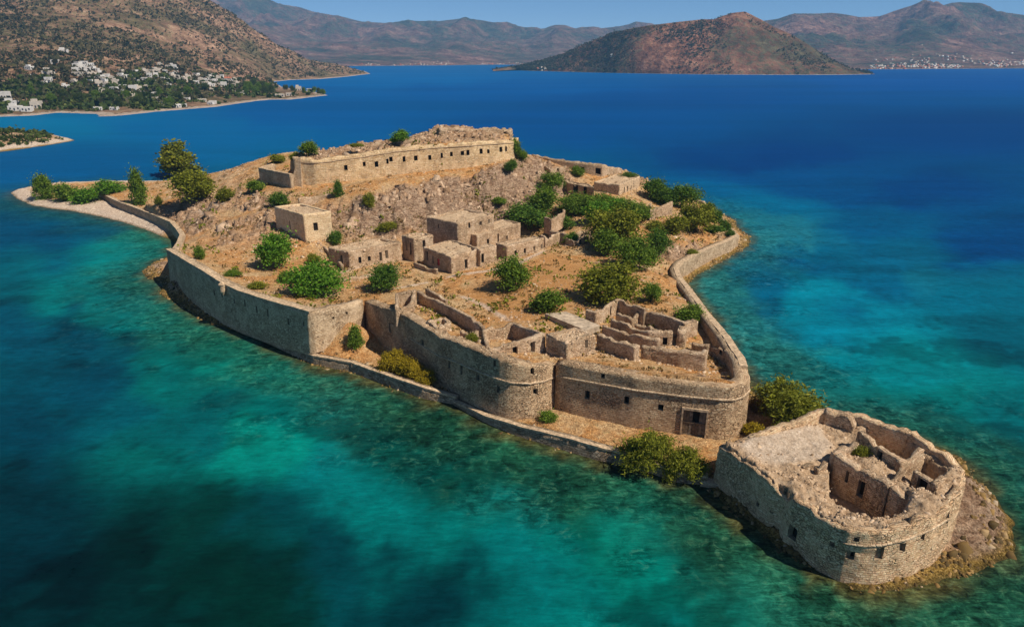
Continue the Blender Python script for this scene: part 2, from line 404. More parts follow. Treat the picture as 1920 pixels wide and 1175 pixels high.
def inward(w, d):                          # points d metres behind a left-to-right wall
    o = []
    for i, p in enumerate(w):
        a = w[max(i - 1, 0)]; b = w[min(i + 1, len(w) - 1)]
        dx, dy = b[0] - a[0], b[1] - a[1]; L = math.hypot(dx, dy) + 1e-9
        o.append((p[0] - dy / L * d, p[1] + dx / L * d, p[3]))
    return o
ctl = []
for w, d, dz in ((WALL_A, 3, 0.5), (WALL_B, 4, 0.7), (WALL_C, 4, 0.6), (WALL_D[1:-3], 5, 1.0), (WALL_E[1:-3], 5, 0.7), (WALL_F[7:], 3, 0.8), (WALL_G, 3, 0.9)):
    ctl += [(x, y, z - dz) for x, y, z in inward(w, d)]
ctl += [at(*p) for p in [(568, 457, 10), (514, 442, 11), (655, 504, 8), (752, 500, 8), (843, 514, 8), (1020, 467, 8.5), (930, 495, 8.2), (900, 560, 8.3), (1000, 520, 8.2), (1060, 480, 8.5), (1180, 520, 8),
        (1250, 520, 7), (1240, 460, 7.5), (1300, 460, 6.2), (1350, 445, 5), (1290, 400, 7), (1230, 385, 9), (700, 530, 8), (620, 575, 8.8), (560, 555, 9.0), (450, 500, 8.6),
        (640, 440, 10.8), (700, 437, 10.5), (780, 430, 10.5), (850, 408, 11.5), (900, 392, 12), (1000, 378, 12.5),
        (650, 392, 16.5), (700, 377, 18.3), (780, 368, 18.5), (850, 358, 18.5), (900, 350, 18.8), (1000, 342, 17.5),
        (566, 347, 19), (615, 344, 19.4), (681, 336, 20.5), (747, 328, 21.5), (814, 320, 22.5), (886, 313, 23.5), (953, 300, 25), (975, 294, 24.5),
        (487, 341, 17), (550, 353, 18.3), (545, 375, 16), (450, 395, 12), (420, 440, 9.2), (400, 405, 10.2), (365, 379, 9), (365, 460, 8.2), (265, 386, 6.5), (300, 388, 7), (340, 336, 9), (440, 314, 14), (400, 335, 11.5),
        (500, 294, 19), (550, 285, 21), (1000, 292, 22), (1050, 303, 19.5), (1170, 320, 15.5), (1100, 332, 16.5), (1063, 362, 13), (1163, 368, 12.5), (1196, 367, 11.5), (960, 345, 18.2), (1035, 353, 15.5), (1140, 400, 10.5),
        (903, 614, 8.8), (820, 600, 9.6), (965, 674, 9.8), (1023, 658, 9.5), (1119, 654, 8.9), (1063, 678, 9.6), (1190, 674, 8.8), (1327, 693, 8.0), (1340, 712, 8.2), (1345, 660, 6.4), (1320, 630, 6.4),
        (1280, 610, 7.2), (1163, 585, 8.2), (1090, 590, 8.6), (1290, 570, 7)]]
ctl += [(-110, 335, 5), (-60, 342, 6), (0, 336, 8), (30, 322, 9), (62, 300, 6), (-160, 334, 3.5), (-187, 322, 3.0), (-183, 300, 3.2), (0, 300, 20), (-40, 300, 20), (-80, 290, 20), (-60, 320, 13), (8, 283, 22), (75, 285, 4)]
ctl_f = [(x, y, z - 0.5) for x, y, z in inward(FORT, 3)]
ctl_f += [atY(*p) for p in [(600, 288, 246), (640, 279, 251), (690, 271, 255), (750, 266, 258), (790, 257, 258), (828, 258, 252), (890, 259, 256), (945, 257, 259), (830, 239, 266), (890, 242, 270), (940, 244, 271)]]
ctl_f += [(-70, 262, 26), (-30, 276, 29), (-5, 276, 30)]
GX0, GX1, GY0, GY1, GS = -250.0, 102.0, 58.0, 372.0, 0.52
gx = np.arange(GX0, GX1, GS); gy = np.arange(GY0, GY1, GS)
X, Y = np.meshgrid(gx, gy)
X = X + fbm(X * 0.8, Y * 0.8, 91, 2) * 0.12
sdm = sdist(X, Y, MAINPOLY); sds = sdist(X, Y, SHORE); sdf = sdist(X, Y, FORTPOLY)
Zi = TPS(ctl, 0.0004)(X, Y)
Zf = TPS(ctl_f, 0.001)(X, Y)
gyy, gxx = np.gradient(Zi, GS)
slope = np.hypot(gxx, gyy)
rock = sstep(0.27, 0.62, slope + 0.24 * fbm(X / 12, Y / 12, 5)) * sstep(0, 3, sdm)
# a rocky nose on the western slope
rw_ = np.exp(-(((X + 82) / 16) ** 2 + ((Y - 205) / 18) ** 2))
rock = np.clip(rock + 1.0 * rw_ * (0.5 + fbm(X / 6, Y / 6, 11)), 0, 1)
strata = ridged(X / 4.2 + fbm(X / 9, Y / 9, 27) * 0.8, Y / 15 + X / 30, 21, 4)
Zi = Zi + rock * ((strata - 0.60) * 5.6 + fbm(X / 2.2, Y / 2.2, 33, 3) * 1.0 + (ridged(X / 9, Y / 6, 29, 3) - 0.6) * 2.0) + fbm(X / 9, Y / 9, 3, 5) * 0.33 + fbm(X / 1.9, Y / 1.9, 43, 3) * 0.17
rub_f = sstep(2, 6, sdf)
Zf = Zf + rub_f * (fbm(X / 4, Y / 4, 8, 4) * 1.0 + (ridged(X / 4, Y / 4, 18, 3) - 0.55) * 2.0)
fx_ = [p[0] for p in FORT]; fline = np.interp(X, fx_, [p[2] for p in FORT])
wfront = sstep(11, 2.5, -sdf) * (Y < np.interp(X, fx_, [p[1] for p in FORT]) + 2) * sstep(-86, -76, X) * sstep(9, 3, X)
Zi = Zi * (1 - wfront) + np.minimum(Zi, fline - 0.25 + 0.18 * sdf * (sdf < 0) + fbm(X / 2, Y / 2, 83, 3) * 0.35) * wfront
wf = sstep(0.5, 1.3, sdf)
Zi = Zi * (1 - wf) + Zf * wf
# shore shelf
def bump_at(px, py, z, h, s):
    x, y, _ = at(px, py, z)
    return h * np.exp(-((X - x) ** 2 + (Y - y) ** 2) / (2 * s * s))
Zo = np.where(sds > 0, np.minimum(0.04 + 0.30 * sds, 1.05 + 0.02 * sds), np.maximum(0.35 * sds, -4.0))
Zo = Zo + fbm(X / 3, Y / 3, 61, 4) * 0.30 * sstep(-3, 2, sds) + fbm(X / 0.9, Y / 0.9, 65, 2) * 0.12
Zo = Zo + bump_at(655, 640, 2, 3.2, 3.4) + bump_at(675, 632, 3, 1.5, 3) + bump_at(630, 650, 1, 1.2, 3)
rk = bump_at(300, 507, 0, 1.4, 3.4) + bump_at(332, 541, 0.5, 1.8, 2.6) + bump_at(1800, 985, 1, 2.4, 4.5) + bump_at(1800, 930, 1, 2.6, 4.0) + bump_at(1790, 840, 1, 1.0, 3)
rk = rk + bump_at(1420, 780, 1, 1.2, 4)
Zo = Zo + rk * (0.75 + 0.5 * fbm(X / 2.0, Y / 2.0, 66, 3))
wm = sstep(0.35, 1.3, sdm)
T = Zo * (1 - wm) + Zi * wm
rockm = np.clip(np.where(wm > 0.5, np.where(wf > 0.5, rub_f * 0.75, rock), np.clip(rk * 0.8, 0, 1)), 0, 1)
shorem = np.where(wm > 0.5, 0.0, sstep(4.0, 0.5, sds + 1.5 * fbm(X / 3, Y / 3, 77)))
beachm = np.where(wm > 0.5, 0.0, sstep(-120, -128, X)) * np.clip(sstep(10, 5, sds) + sstep(300, 290, Y), 0, 1)
algm = shorem * (1 - beachm) * sstep(1.5, 0.5, T + 0.4 * fbm(X / 2, Y / 2, 79, 3))

def hz(x, y):
    i = (y - GY0) / GS; j = (x - GX0) / GS
    i = np.clip(i, 0, T.shape[0] - 1.001); j = np.clip(j, 0, T.shape[1] - 1.001)
    a = np.floor(i).astype(int); b = np.floor(j).astype(int); u = i - a; v = j - b
    return (T[a, b] * (1 - v) + T[a, b + 1] * v) * (1 - u) + (T[a + 1, b] * (1 - v) + T[a + 1, b + 1] * v) * u
def hit(px, py):
    x, y, dz = ray(px, py)
    t0 = (46 - HCAM) / dz; t1 = (0.0 - HCAM) / dz
    ts = np.arange(t0, t1 + 0.4, 0.25)
    zz = HCAM + dz * ts
    d = zz - hz(x * ts, y * ts)
    k = np.nonzero(d < 0)[0]
    t = ts[k[0]] if len(k) else t1
    return (x * t, y * t, float(hz(np.array(x * t), np.array(y * t))))

# ------------------------------------------------------------------ terrain of the island
def ground_mat():
    t = NT('dry_ground'); p = t.pos()
    n1 = t.noise(p, 0.11, 6, 0.62, 0.5); n2 = t.noise(p, 0.9, 6, 0.68); n3 = t.noise(p, 4.0, 4, 0.7)
    c = t.ramp(n2, [(0.28, (0.22, 0.095, 0.032, 1)), (0.43, (0.40, 0.185, 0.062, 1)), (0.57, (0.49, 0.255, 0.098, 1)), (0.75, (0.58, 0.37, 0.19, 1))])
    c = t.mix(t.ramp(n1, [(0.42, 0.0), (0.60, 0.9)]), c, t.ramp(n2, [(0.3, (0.30, 0.175, 0.08, 1)), (0.5, (0.48, 0.31, 0.155, 1)), (0.7, (0.60, 0.43, 0.245, 1))]))
    scrub = t.noise(p, 0.45, 7, 0.75)
    c = t.mix(t.ramp(scrub, [(0.57, 0.0), (0.66, 0.65)]), c, (0.17, 0.135, 0.042, 1))
    # rock
    sv = t.vmul(p, (0.55, 0.8, 1.6))
    r1 = t.noise(sv, 0.8, 7, 0.7, 0.8)
    rc = t.ramp(r1, [(0.28, (0.08, 0.045, 0.03, 1)), (0.43, (0.29, 0.175, 0.105, 1)), (0.58, (0.46, 0.31, 0.20, 1)), (0.75, (0.60, 0.44, 0.31, 1))])  # darkest stops paint crevice shade into the rock colour
    c = t.mix(t.attr('rock'), c, rc)
    c = t.mix(t.math('MULTIPLY', t.attr('court'), 0.85), c, t.ramp(t.noise(t.vmul(p, (0.5, 1.4, 1)), 0.6, 6, 0.7), [(0.3, (0.38, 0.18, 0.062, 1)), (0.5, (0.46, 0.225, 0.078, 1)), (0.68, (0.54, 0.30, 0.13, 1))]))
    # pale beaten path / beach
    bc = t.ramp(n2, [(0.3, (0.46, 0.33, 0.23, 1)), (0.7, (0.64, 0.50, 0.39, 1))])
    c = t.mix(t.attr('beach'), c, bc)
    ac = t.ramp(n3, [(0.3, (0.08, 0.055, 0.015, 1)), (0.5, (0.22, 0.13, 0.03, 1)), (0.72, (0.38, 0.26, 0.09, 1))])
    c = t.mix(t.attr('algae'), c, ac)
    z = t.sep(p)[2]
    c = t.mix(t.ramp(t.math('ADD', z, t.math('MULTIPLY', n2, 0.3)), [(0.2, 0.75), (0.55, 0.0)]), c, (0.07, 0.055, 0.02, 1))
    n4 = t.noise(p, 1.9, 5, 0.75, 0.6)
    k_ = t.math('SUBTRACT', 1.0, t.math('MULTIPLY', t.attr('court'), 0.6))
    c = t.mix(t.math('MULTIPLY', k_, 0.7), c, t.ramp(n3, [(0.34, 0.24), (0.66, 0.82)]), 'OVERLAY')
    c = t.mix(t.math('MULTIPLY', k_, 0.6), c, t.ramp(n4, [(0.36, 0.22), (0.62, 0.82)]), 'OVERLAY')
    b = t.bump(n2, 0.9, 0.7); b = t.bump(n4, 0.9, 0.35, b); b = t.bump(n3, 0.9, 0.2, b)
    b = t.bump(t.math('MULTIPLY', r1, t.attr('rock')), 1.0, 1.3, b)
    return t.done(c, 0.98, b, 0.05)
M['ground'] = ground_mat()
ny, nx = X.shape
idx = np.arange(ny * nx).reshape(ny, nx)
Q = np.stack([idx[:-1, :-1], idx[:-1, 1:], idx[1:, 1:], idx[1:, :-1]], -1).reshape(-1, 4)
keep = (T.ravel()[Q].max(1) > -1.6)
Q = Q[keep]
used = np.unique(Q); remap = np.full(ny * nx, -1); remap[used] = np.arange(len(used))
V = np.stack([X.ravel(), Y.ravel(), T.ravel()], -1)[used]
paths = np.zeros_like(X)
def add_path(pts, w):
    global paths
    q = [hit(*p) for p in pts]
    for a, b in zip(q[:-1], q[1:]):
        ex, ey = b[0] - a[0], b[1] - a[1]
        t_ = np.clip(((X - a[0]) * ex + (Y - a[1]) * ey) / (ex * ex + ey * ey + 1e-9), 0, 1)
        d_ = np.hypot(X - a[0] - t_ * ex, Y - a[1] - t_ * ey)
        paths = np.maximum(paths, sstep(w, w * 0.3, d_ + 0.5 * fbm(X / 2, Y / 2, 88)))
add_path([(868, 556), (905, 572), (955, 601)], 1.1)
add_path([(1020, 470), (960, 500), (880, 512), (840, 520)], 1.0)
add_path([(410, 383), (380, 398)], 3.0)
add_path([(640, 512), (760, 482)], 0.9)
add_path([(720, 545), (800, 530)], 0.8)
court = sstep(-2, 4, sdist(X, Y, [at(*p, 8.4)[:2] for p in [(860, 545), (940, 500), (1030, 470), (1110, 490), (1150, 520), (1085, 560), (1060, 590), (990, 610), (930, 600)]]) + 3 * fbm(X / 8, Y / 8, 99, 4))
terr = npmesh('island_ground', V, remap[Q], M['ground'], None, True, None,
              {'court': ('FLOAT', court.ravel()[used]), 'rock': ('FLOAT', rockm.ravel()[used]), 'beach': ('FLOAT', np.maximum(beachm * 0.9, paths * 0.8).ravel()[used]), 'algae': ('FLOAT', algm.ravel()[used])})
tag(terr, kind='structure')

# ------------------------------------------------------------------ sea
lin = lambda r, g, b: srgb(r, g, b)[:3]
SEAC0 = [(50, 240, 0, 108, 152), (300, 240, 0, 96, 150), (600, 215, 0, 86, 148), (1000, 165, 0, 84, 150), (1300, 180, 0, 74, 138), (1850, 150, 0, 78, 150), (1800, 250, 0, 64, 124), (1450, 300, 0, 60, 120), (1100, 230, 0, 76, 138),
        (700, 150, 0, 96, 160), (100, 320, 0, 86, 138), (30, 440, 0, 66, 112), (150, 440, 0, 74, 116), (240, 470, 0, 116, 128), (270, 450, 20, 130, 135), (200, 560, 0, 112, 126), (70, 600, 0, 66, 100), (20, 800, 0, 50, 80), (20, 1000, 0, 34, 56), (120, 700, 0, 60, 92),
        (300, 600, 0, 126, 132), (380, 690, 0, 124, 124), (200, 760, 0, 76, 102), (340, 790, 0, 80, 96), (300, 720, 0, 96, 106), (450, 850, 0, 126, 126), (560, 890, 0, 116, 116), (300, 1010, 0, 38, 50), (450, 1110, 0, 36, 44), (600, 1050, 0, 58, 64), (250, 1130, 0, 52, 66), (100, 1120, 0, 38, 56), (400, 980, 0, 44, 52),
        (700, 1000, 0, 116, 112), (640, 940, 0, 116, 114), (500, 950, 0, 66, 70), (860, 890, 0, 66, 58), (760, 850, 0, 76, 68), (650, 790, 15, 100, 90), (560, 760, 0, 110, 105), (900, 980, 0, 118, 112), (960, 1080, 0, 114, 112), (800, 1120, 0, 44, 50), (700, 1130, 0, 50, 56), (1100, 930, 0, 88, 72), (1020, 875, 0, 66, 56),
        (950, 850, 20, 90, 66), (1200, 950, 5, 122, 106), (1300, 1040, 0, 122, 108), (1080, 1110, 0, 112, 106), (1000, 990, 0, 118, 110), (1430, 1130, 10, 104, 90), (1260, 1150, 0, 96, 90), (1700, 1150, 0, 80, 66), (1880, 1100, 0, 72, 62), (1380, 1000, 20, 96, 78),
        (1330, 560, 30, 112, 112), (1400, 540, 0, 90, 122), (1450, 490, 0, 84, 122), (1425, 455, 30, 118, 136), (1400, 425, 25, 116, 138), (1470, 470, 0, 92, 124), (1500, 545, 0, 128, 150), (1580, 600, 0, 122, 145), (1600, 650, 0, 126, 138), (1480, 620, 0, 92, 112), (1430, 640, 30, 108, 106), (1500, 700, 25, 98, 92),
        (1700, 700, 0, 126, 132), (1750, 525, 12, 106, 130), (1800, 550, 0, 98, 122), (1700, 480, 5, 95, 128), (1650, 430, 0, 82, 124), (1550, 360, 0, 72, 124), (1720, 360, 0, 64, 120), (1880, 450, 0, 64, 116), (1900, 620, 0, 88, 106), (1890, 780, 0, 96, 100), (1650, 790, 5, 100, 94), (1760, 760, 0, 110, 108),
        (1410, 400, 0, 102, 140), (1360, 370, 0, 92, 138), (1450, 335, 0, 76, 132), (1880, 900, 0, 92, 92), (1620, 520, 0, 92, 125)]
SEAC = [(a, b, r, g + 5, bl - 9) if a < 480 and b > 380 else (a, b, r, g, bl) for a, b, r, g, bl in SEAC0]
def sea_col(x, y):
    yy = np.maximum(y, 8.0)
    u = x / (yy + 40) * 1.5; v = np.log(yy + 25)
    wx = fbm(x / (10 + yy * 0.06), y / (10 + yy * 0.06), 101, 5, 0.6) * 0.13; wy = fbm(x / (10 + yy * 0.06), y / (10 + yy * 0.06), 121, 5, 0.6) * 0.13
    u = u + wx; v = v + wy
    num = np.zeros(x.shape + (3,)); den = np.zeros(x.shape)
    for (px, py, r, g, b) in SEAC:
        a = at(px, py, 0)
        ua = a[0] / (a[1] + 40) * 1.5; va = math.log(a[1] + 25)
        w = 1.0 / ((u - ua) ** 2 + (v - va) ** 2 + 0.0012) ** 2.2
        c = np.array(lin(r, g, b)); num += w[..., None] * c; den += w
    c = num / den[..., None]
    # seagrass blotches and shallow rock round the island
    near = np.clip((260 - y) / 160, 0, 1)
    d = -sdist(x, y, SHORE)
    c = c * (1 - (0.46 * near * sstep(0.10, 0.22, fbm(x / 17, y / 17, 140, 7, 0.62)))[..., None])
    c = c * (1 + (0.16 * near * sstep(0.02, 0.3, fbm(x / 24, y / 24, 145, 4, 0.6)))[..., None])
    c = c * (1 + (0.34 * np.clip((600 - y) / 400, 0, 1) * fbm(x / 34 + y / 90, y / 7, 147, 4, 0.6))[..., None])
    farf = np.clip(1.15 - y / 420, 0.3, 1)
    shal = (sstep(24, 2, d + 11 * fbm(x / 9, y / 9, 150, 5, 0.6)) * farf)[..., None]
    mot = fbm(x / 2.4, y / 2.4, 160, 5, 0.6)[..., None]
    right = sstep(20, 50, x)[..., None] * sstep(95, 125, y)[..., None]
    sc_ = (np.array(lin(36, 84, 58)) * (1 - right) + np.array(lin(34, 108, 104)) * right) * (1 + 0.8 * mot)
    c = c * (1 - shal * 0.85) + sc_ * shal * 0.85
    weed = (sstep(0.10, 0.22, fbm(x / 8, y / 8, 165, 5, 0.65)) * sstep(40, 6, d) * farf)[..., None]
    c = c * (1 - 0.36 * weed)
    rim = (sstep(4.5, 0.0, d + 2.6 * fbm(x / 2.5, y / 2.5, 170, 4)) * np.clip(farf * 1.2, 0, 1))[..., None]
    c = c * (1 - rim * 0.85) + np.array(lin(84, 74, 38)) * (1 + 0.6 * mot) * rim * 0.85
    shal = np.maximum(shal, weed)
    return np.clip(c * 0.73, 0.0005, 1), np.clip(shal[..., 0], 0, 1)
def sea_grid(x0, x1, y0, y1, s):
    a = np.arange(x0, x1 + s * 0.5, s); b = np.arange(y0, y1 + s * 0.5, s)
    return np.meshgrid(a, b)
def sea_axis(segs):
    o = []
    for a, b, s in segs: o += list(np.arange(a, b, s))
    return np.array(o + [segs[-1][1]], float)
ax_ = sea_axis([(-16000, -2000, 1000), (-2000, -700, 100), (-700, -280, 20), (-280, -140, 4), (-140, 120, 1.3), (120, 300, 5), (300, 900, 30), (900, 2000, 100), (2000, 16000, 1000)])
ay_ = sea_axis([(-3500, -100, 200), (-100, 20, 6), (20, 150, 1.3), (150, 360, 2.2), (360, 800, 10), (800, 2000, 50), (2000, 4000, 200), (4000, 12400, 800)])
SX, SY = np.meshgrid(ax_, ay_)
scol, sshal = sea_col(SX, SY)
n_, m_ = SX.shape
ii = np.arange(n_ * m_).reshape(n_, m_)
SQ = np.stack([ii[:-1, :-1], ii[:-1, 1:], ii[1:, 1:], ii[1:, :-1]], -1).reshape(-1, 4)
def sea_mat():
    t = NT('sea_water'); p = t.pos()
    c = t.attr('seabed', 'Color')
    zz = t.sep(p)
    fade = t.ramp(t.math('MULTIPLY', zz[1], 1 / 600.0), [(0.1, 1.0), (0.9, 0.15)])
    m1 = t.noise(p, 0.30, 7, 0.7, 0.4); m2 = t.noise(t.vmul(p, (0.36, 1.25, 1)), 0.7, 5, 0.68, 0.7)
    mm = t.math('ADD', t.math('MULTIPLY', m1, 0.55), t.math('MULTIPLY', m2, 0.45))
    c = t.mix(t.math('MULTIPLY', fade, 0.5), c, t.ramp(mm, [(0.36, 0.2), (0.5, 0.5), (0.64, 0.8)]), 'OVERLAY')
    sh = t.attr('shallow')
    bed = t.noise(p, 0.55, 6, 0.75, 0.7)
    c = t.mix(t.math('MULTIPLY', sh, 0.9), c, t.ramp(bed, [(0.36, 0.08), (0.5, 0.46), (0.64, 0.9)]), 'OVERLAY')
    c = t.mix(t.math('MULTIPLY', sh, t.ramp(bed, [(0.55, 0.0), (0.66, 0.35)])), c, (0.10, 0.17, 0.09, 1))
    rip = t.noise(t.vmul(p, (0.42, 1.9, 1)), 1.3, 4, 0.65, 0.9)  # bright and dark of the wave ripples, painted into the water colour
    sh = t.attr('shallow')
    c = t.mix(t.math('MULTIPLY', fade, t.math('ADD', 0.14, t.math('MULTIPLY', sh, 0.6))), c, t.ramp(rip, [(0.36, 0.2), (0.5, 0.5), (0.66, 0.86)]), 'OVERLAY')
    far = t.noise(t.vmul(p, (0.0011, 0.006, 1)), 1.0, 5, 0.6, 0.5)
    c = t.mix(t.math('MULTIPLY', t.math('SUBTRACT', 1.0, fade), 0.35), c, t.ramp(far, [(0.35, 0.35), (0.65, 0.68)]), 'OVERLAY')
    w1 = t.noise(t.vmul(p, (0.6, 1.1, 1)), 0.9, 4, 0.6, 0.6)
    w2 = t.noise(t.vmul(p, (0.35, 0.8, 1)), 0.22, 4, 0.6, 0.3)
    b = t.bump(w2, 0.35, 1.0); b = t.bump(w1, 0.6, 0.35, b)
    df = t.node('ShaderNodeBsdfDiffuse'); t.ln(c, df.inputs[0]); t.ln(b, df.inputs['Normal'])
    gl = t.node('ShaderNodeBsdfGlossy'); gl.inputs['Roughness'].default_value = 0.22; t.ln(b, gl.inputs['Normal'])
    lw = t.node('ShaderNodeLayerWeight'); lw.inputs[0].default_value = 0.5
    mx = t.node('ShaderNodeMixShader'); t.ln(t.ramp(lw.outputs['Facing'], [(0.3, 0.012), (1.0, 0.05)]), mx.inputs[0])
    t.ln(df.outputs[0], mx.inputs[1]); t.ln(gl.outputs[0], mx.inputs[2]); t.ln(mx.outputs[0], t.out.inputs[0])
    return t.mat
M['sea'] = sea_mat()
sea = npmesh('sea', np.stack([SX.ravel(), SY.ravel(), np.zeros(SX.size)], -1), SQ, M['sea'], None, True, None,
             {'shallow': ('FLOAT', sshal.ravel()), 'seabed': ('FLOAT_COLOR', np.concatenate([scol.reshape(-1, 3), np.ones((SX.size, 1))], 1))})
tag(sea, kind='structure')

# ------------------------------------------------------------------ masonry walls with real openings
class Wall:
    """vertical wall along a polyline of (x, y, z_base, z_top), outer face on the right of the direction of travel"""
    def __init__(s, pts, th=1.2, closed=False, cell=1.1, batter=0.0, jag=0.25, seed=0, rough=0.07, bites=0, bite=0.8):
        s.pts = [tuple(p) for p in pts]; s.th = th; s.closed = closed; s.batter = batter; s.jag = jag; s.seed = seed; s.rough = rough; s.bites = bites; s.bite = bite
        P = np.array(s.pts + ([s.pts[0]] if closed else []), float)
        L = np.hypot(np.diff(P[:, 0]), np.diff(P[:, 1])); s.S = np.r_[0, np.cumsum(L)]; s.P = P
        N = []
        n = len(P)
        seg = np.stack([np.diff(P[:, 1]), -np.diff(P[:, 0])], -1) / (L[:, None] + 1e-9)
        for i in range(n):
            a = seg[i - 1] if i > 0 else (seg[-1] if closed else seg[0])
            b = seg[i] if i < n - 1 else (seg[0] if closed else seg[-1])
            m = a + b; m = m / (np.linalg.norm(m) + 1e-9); m = m / max(0.5, float(m @ a)); N.append(m)
        s.N = np.array(N)
        s.wins = []
        s.sl = set(s.S.tolist())
        for i in range(n - 1):
            k = max(1, int(round(L[i] / cell)))
            for j in range(1, k): s.sl.add(s.S[i] + L[i] * j / k)
        hmax = (P[:, 3] - P[:, 2]).max()
        s.vl = set(np.linspace(0, 1, max(2, int(round(hmax / cell)) + 1)).tolist())
    def ev(s, S_, v, depth=0.0, top=0.0):
        """outer face point at arc length S_, height fraction v, pushed inwards by depth"""
        S_ = np.asarray(S_, float)
        x, y, zb, zt = (np.interp(S_, s.S, s.P[:, k]) for k in range(4))
        nx_, ny_ = np.interp(S_, s.S, s.N[:, 0]), np.interp(S_, s.S, s.N[:, 1])
        h = zt - zb
        off = s.batter * h * (1 - np.asarray(v)) - depth
        return np.stack([x + nx_ * off, y + ny_ * off, zb + np.asarray(v) * h + top], -1)
    def find(s, px, py):
        S_ = np.linspace(0, s.S[-1], 1600 if s.S[-1] > 40 else 700); v = np.linspace(0.02, 0.98, 60)
        SS, VV = np.meshgrid(S_, v)
        Pw = s.ev(SS, VV)
        ax, ay = projv(Pw)
        nx_, ny_ = np.interp(SS, s.S, s.N[:, 0]), np.interp(SS, s.S, s.N[:, 1])
        back = (nx_ * (0 - Pw[..., 0]) + ny_ * (0 - Pw[..., 1])) < 0
        d = (ax - px) ** 2 + (ay - py) ** 2 + back * 1e6
        k = np.unravel_index(np.argmin(d), d.shape)
        return SS[k], VV[k]
    def win(s, px, py, w, h, kind='dark'):
        a, v = s.find(px, py)
        z0, z1 = np.interp(a, s.S, s.P[:, 2]), np.interp(a, s.S, s.P[:, 3]); hv = h / (z1 - z0) / 2
        v0, v1 = v - hv, v + hv
        if v1 > 0.95: v0, v1 = v0 - (v1 - 0.95), 0.95
        if v0 < 0.04: v0 = 0.04
        a0, a1 = max(a - w / 2, 0.15), min(a + w / 2, s.S[-1] - 0.15)
        s.wins.append((a0, a1, v0, v1, kind))
        s.sl |= {a0, a1}; s.vl |= {v0, v1}
    def mesh(s, name, mat, parent=None):
        def clean(l, eps, keepers):
            o = []
            for q in sorted(l):
                if o and q - o[-1] < eps:
                    if q in keepers: o[-1] = q
                    continue
                o.append(q)
            return np.array(o)
        ks = set(); kv = set()
        for w in s.wins: ks |= {w[0], w[1]}; kv |= {w[2], w[3]}
        ks |= {0.0, s.S[-1]}; kv |= {0.0, 1.0}
        sl = clean(s.sl, 0.06, ks); vl = clean(s.vl, 0.008, kv)
        ns, nv = len(sl), len(vl)
        SS, VV = np.meshgrid(sl, vl, indexing='ij')
        Po = s.ev(SS, VV)
        Pi = s.ev(SS, VV, s.th + s.batter * 0 )
        # inner face is vertical
        inn = s.ev(SS, np.ones_like(VV), s.th); Pi[..., :2] = inn[..., :2]
        jg = (fbm(sl * 0.45, sl * 0 + s.seed * 3.7, s.seed, 2) * 0.9 + (vnoise(sl * 3.1, sl * 0, s.seed + 5) - 0.5) * 1.5) * s.jag
        rb = random.Random(s.seed * 13 + 5)
        for _ in range(s.bites):
            c_ = rb.uniform(0.05, 0.95) * s.S[-1]; w_b = rb.uniform(0.5, 2.2); d_b = s.bite * rb.uniform(0.4, 1.3)
            jg = jg - d_b * np.clip((w_b - np.abs(sl - c_)) / 0.6, 0, 1) * (0.7 + 0.6 * vnoise(sl * 1.7, sl * 0, s.seed + 77))
        for w in s.wins:
            jg = np.where((sl > w[0] - 0.6) & (sl < w[1] + 0.6), np.maximum(jg, -0.15), jg)
        if s.closed: jg[-1] = jg[0]
        f = np.clip((VV - 0.55) / 0.45, 0, 1)
        Po[..., 2] += jg[:, None] * f; Pi[..., 2] += jg[:, None] * f
        r = s.rough * fbm(SS * 0.9 + 31 * s.seed, VV * 11, s.seed + 40, 2)
        if s.closed: r[-1] = r[0]
        nn = np.stack([np.interp(SS, s.S, s.N[:, 0]), np.interp(SS, s.S, s.N[:, 1])], -1)
        Po[..., :2] += nn * r[..., None]
        ii = np.arange(ns * nv).reshape(ns, nv); o2 = ns * nv
        faces = []
        def hole(a, v):
            return any(w[0] < a < w[1] and w[2] < v < w[3] for w in s.wins)
        for i in range(ns - 1):
            for j in range(nv - 1):
                if not hole((sl[i] + sl[i + 1]) / 2, (vl[j] + vl[j + 1]) / 2):
                    faces.append((ii[i, j], ii[i + 1, j], ii[i + 1, j + 1], ii[i, j + 1]))
                faces.append((o2 + ii[i + 1, j], o2 + ii[i, j], o2 + ii[i, j + 1], o2 + ii[i + 1, j + 1]))
            faces.append((ii[i, nv - 1], ii[i + 1, nv - 1], o2 + ii[i + 1, nv - 1], o2 + ii[i, nv - 1]))
        if not s.closed:
            for j in range(nv - 1):
                faces.append((o2 + ii[0, j], ii[0, j], ii[0, j + 1], o2 + ii[0, j + 1]))
                faces.append((ii[-1, j], o2 + ii[-1, j], o2 + ii[-1, j + 1], ii[-1, j + 1]))
        V = np.concatenate([Po.reshape(-1, 3), Pi.reshape(-1, 3)])
        zb_, zt_ = np.interp(SS, s.S, s.P[:, 2]), np.interp(SS, s.S, s.P[:, 3])
        uo = np.stack([SS, Po[..., 2], SS * 0], -1); ui = np.stack([SS + 3.1, 2 * zt_ + s.th - Pi[..., 2], SS * 0], -1)
        uv = np.concatenate([uo.reshape(-1, 3), ui.reshape(-1, 3)])
        return npmesh(name, V, np.array(faces), mat, parent, False, None, {'wuv': ('FLOAT_VECTOR', uv)})
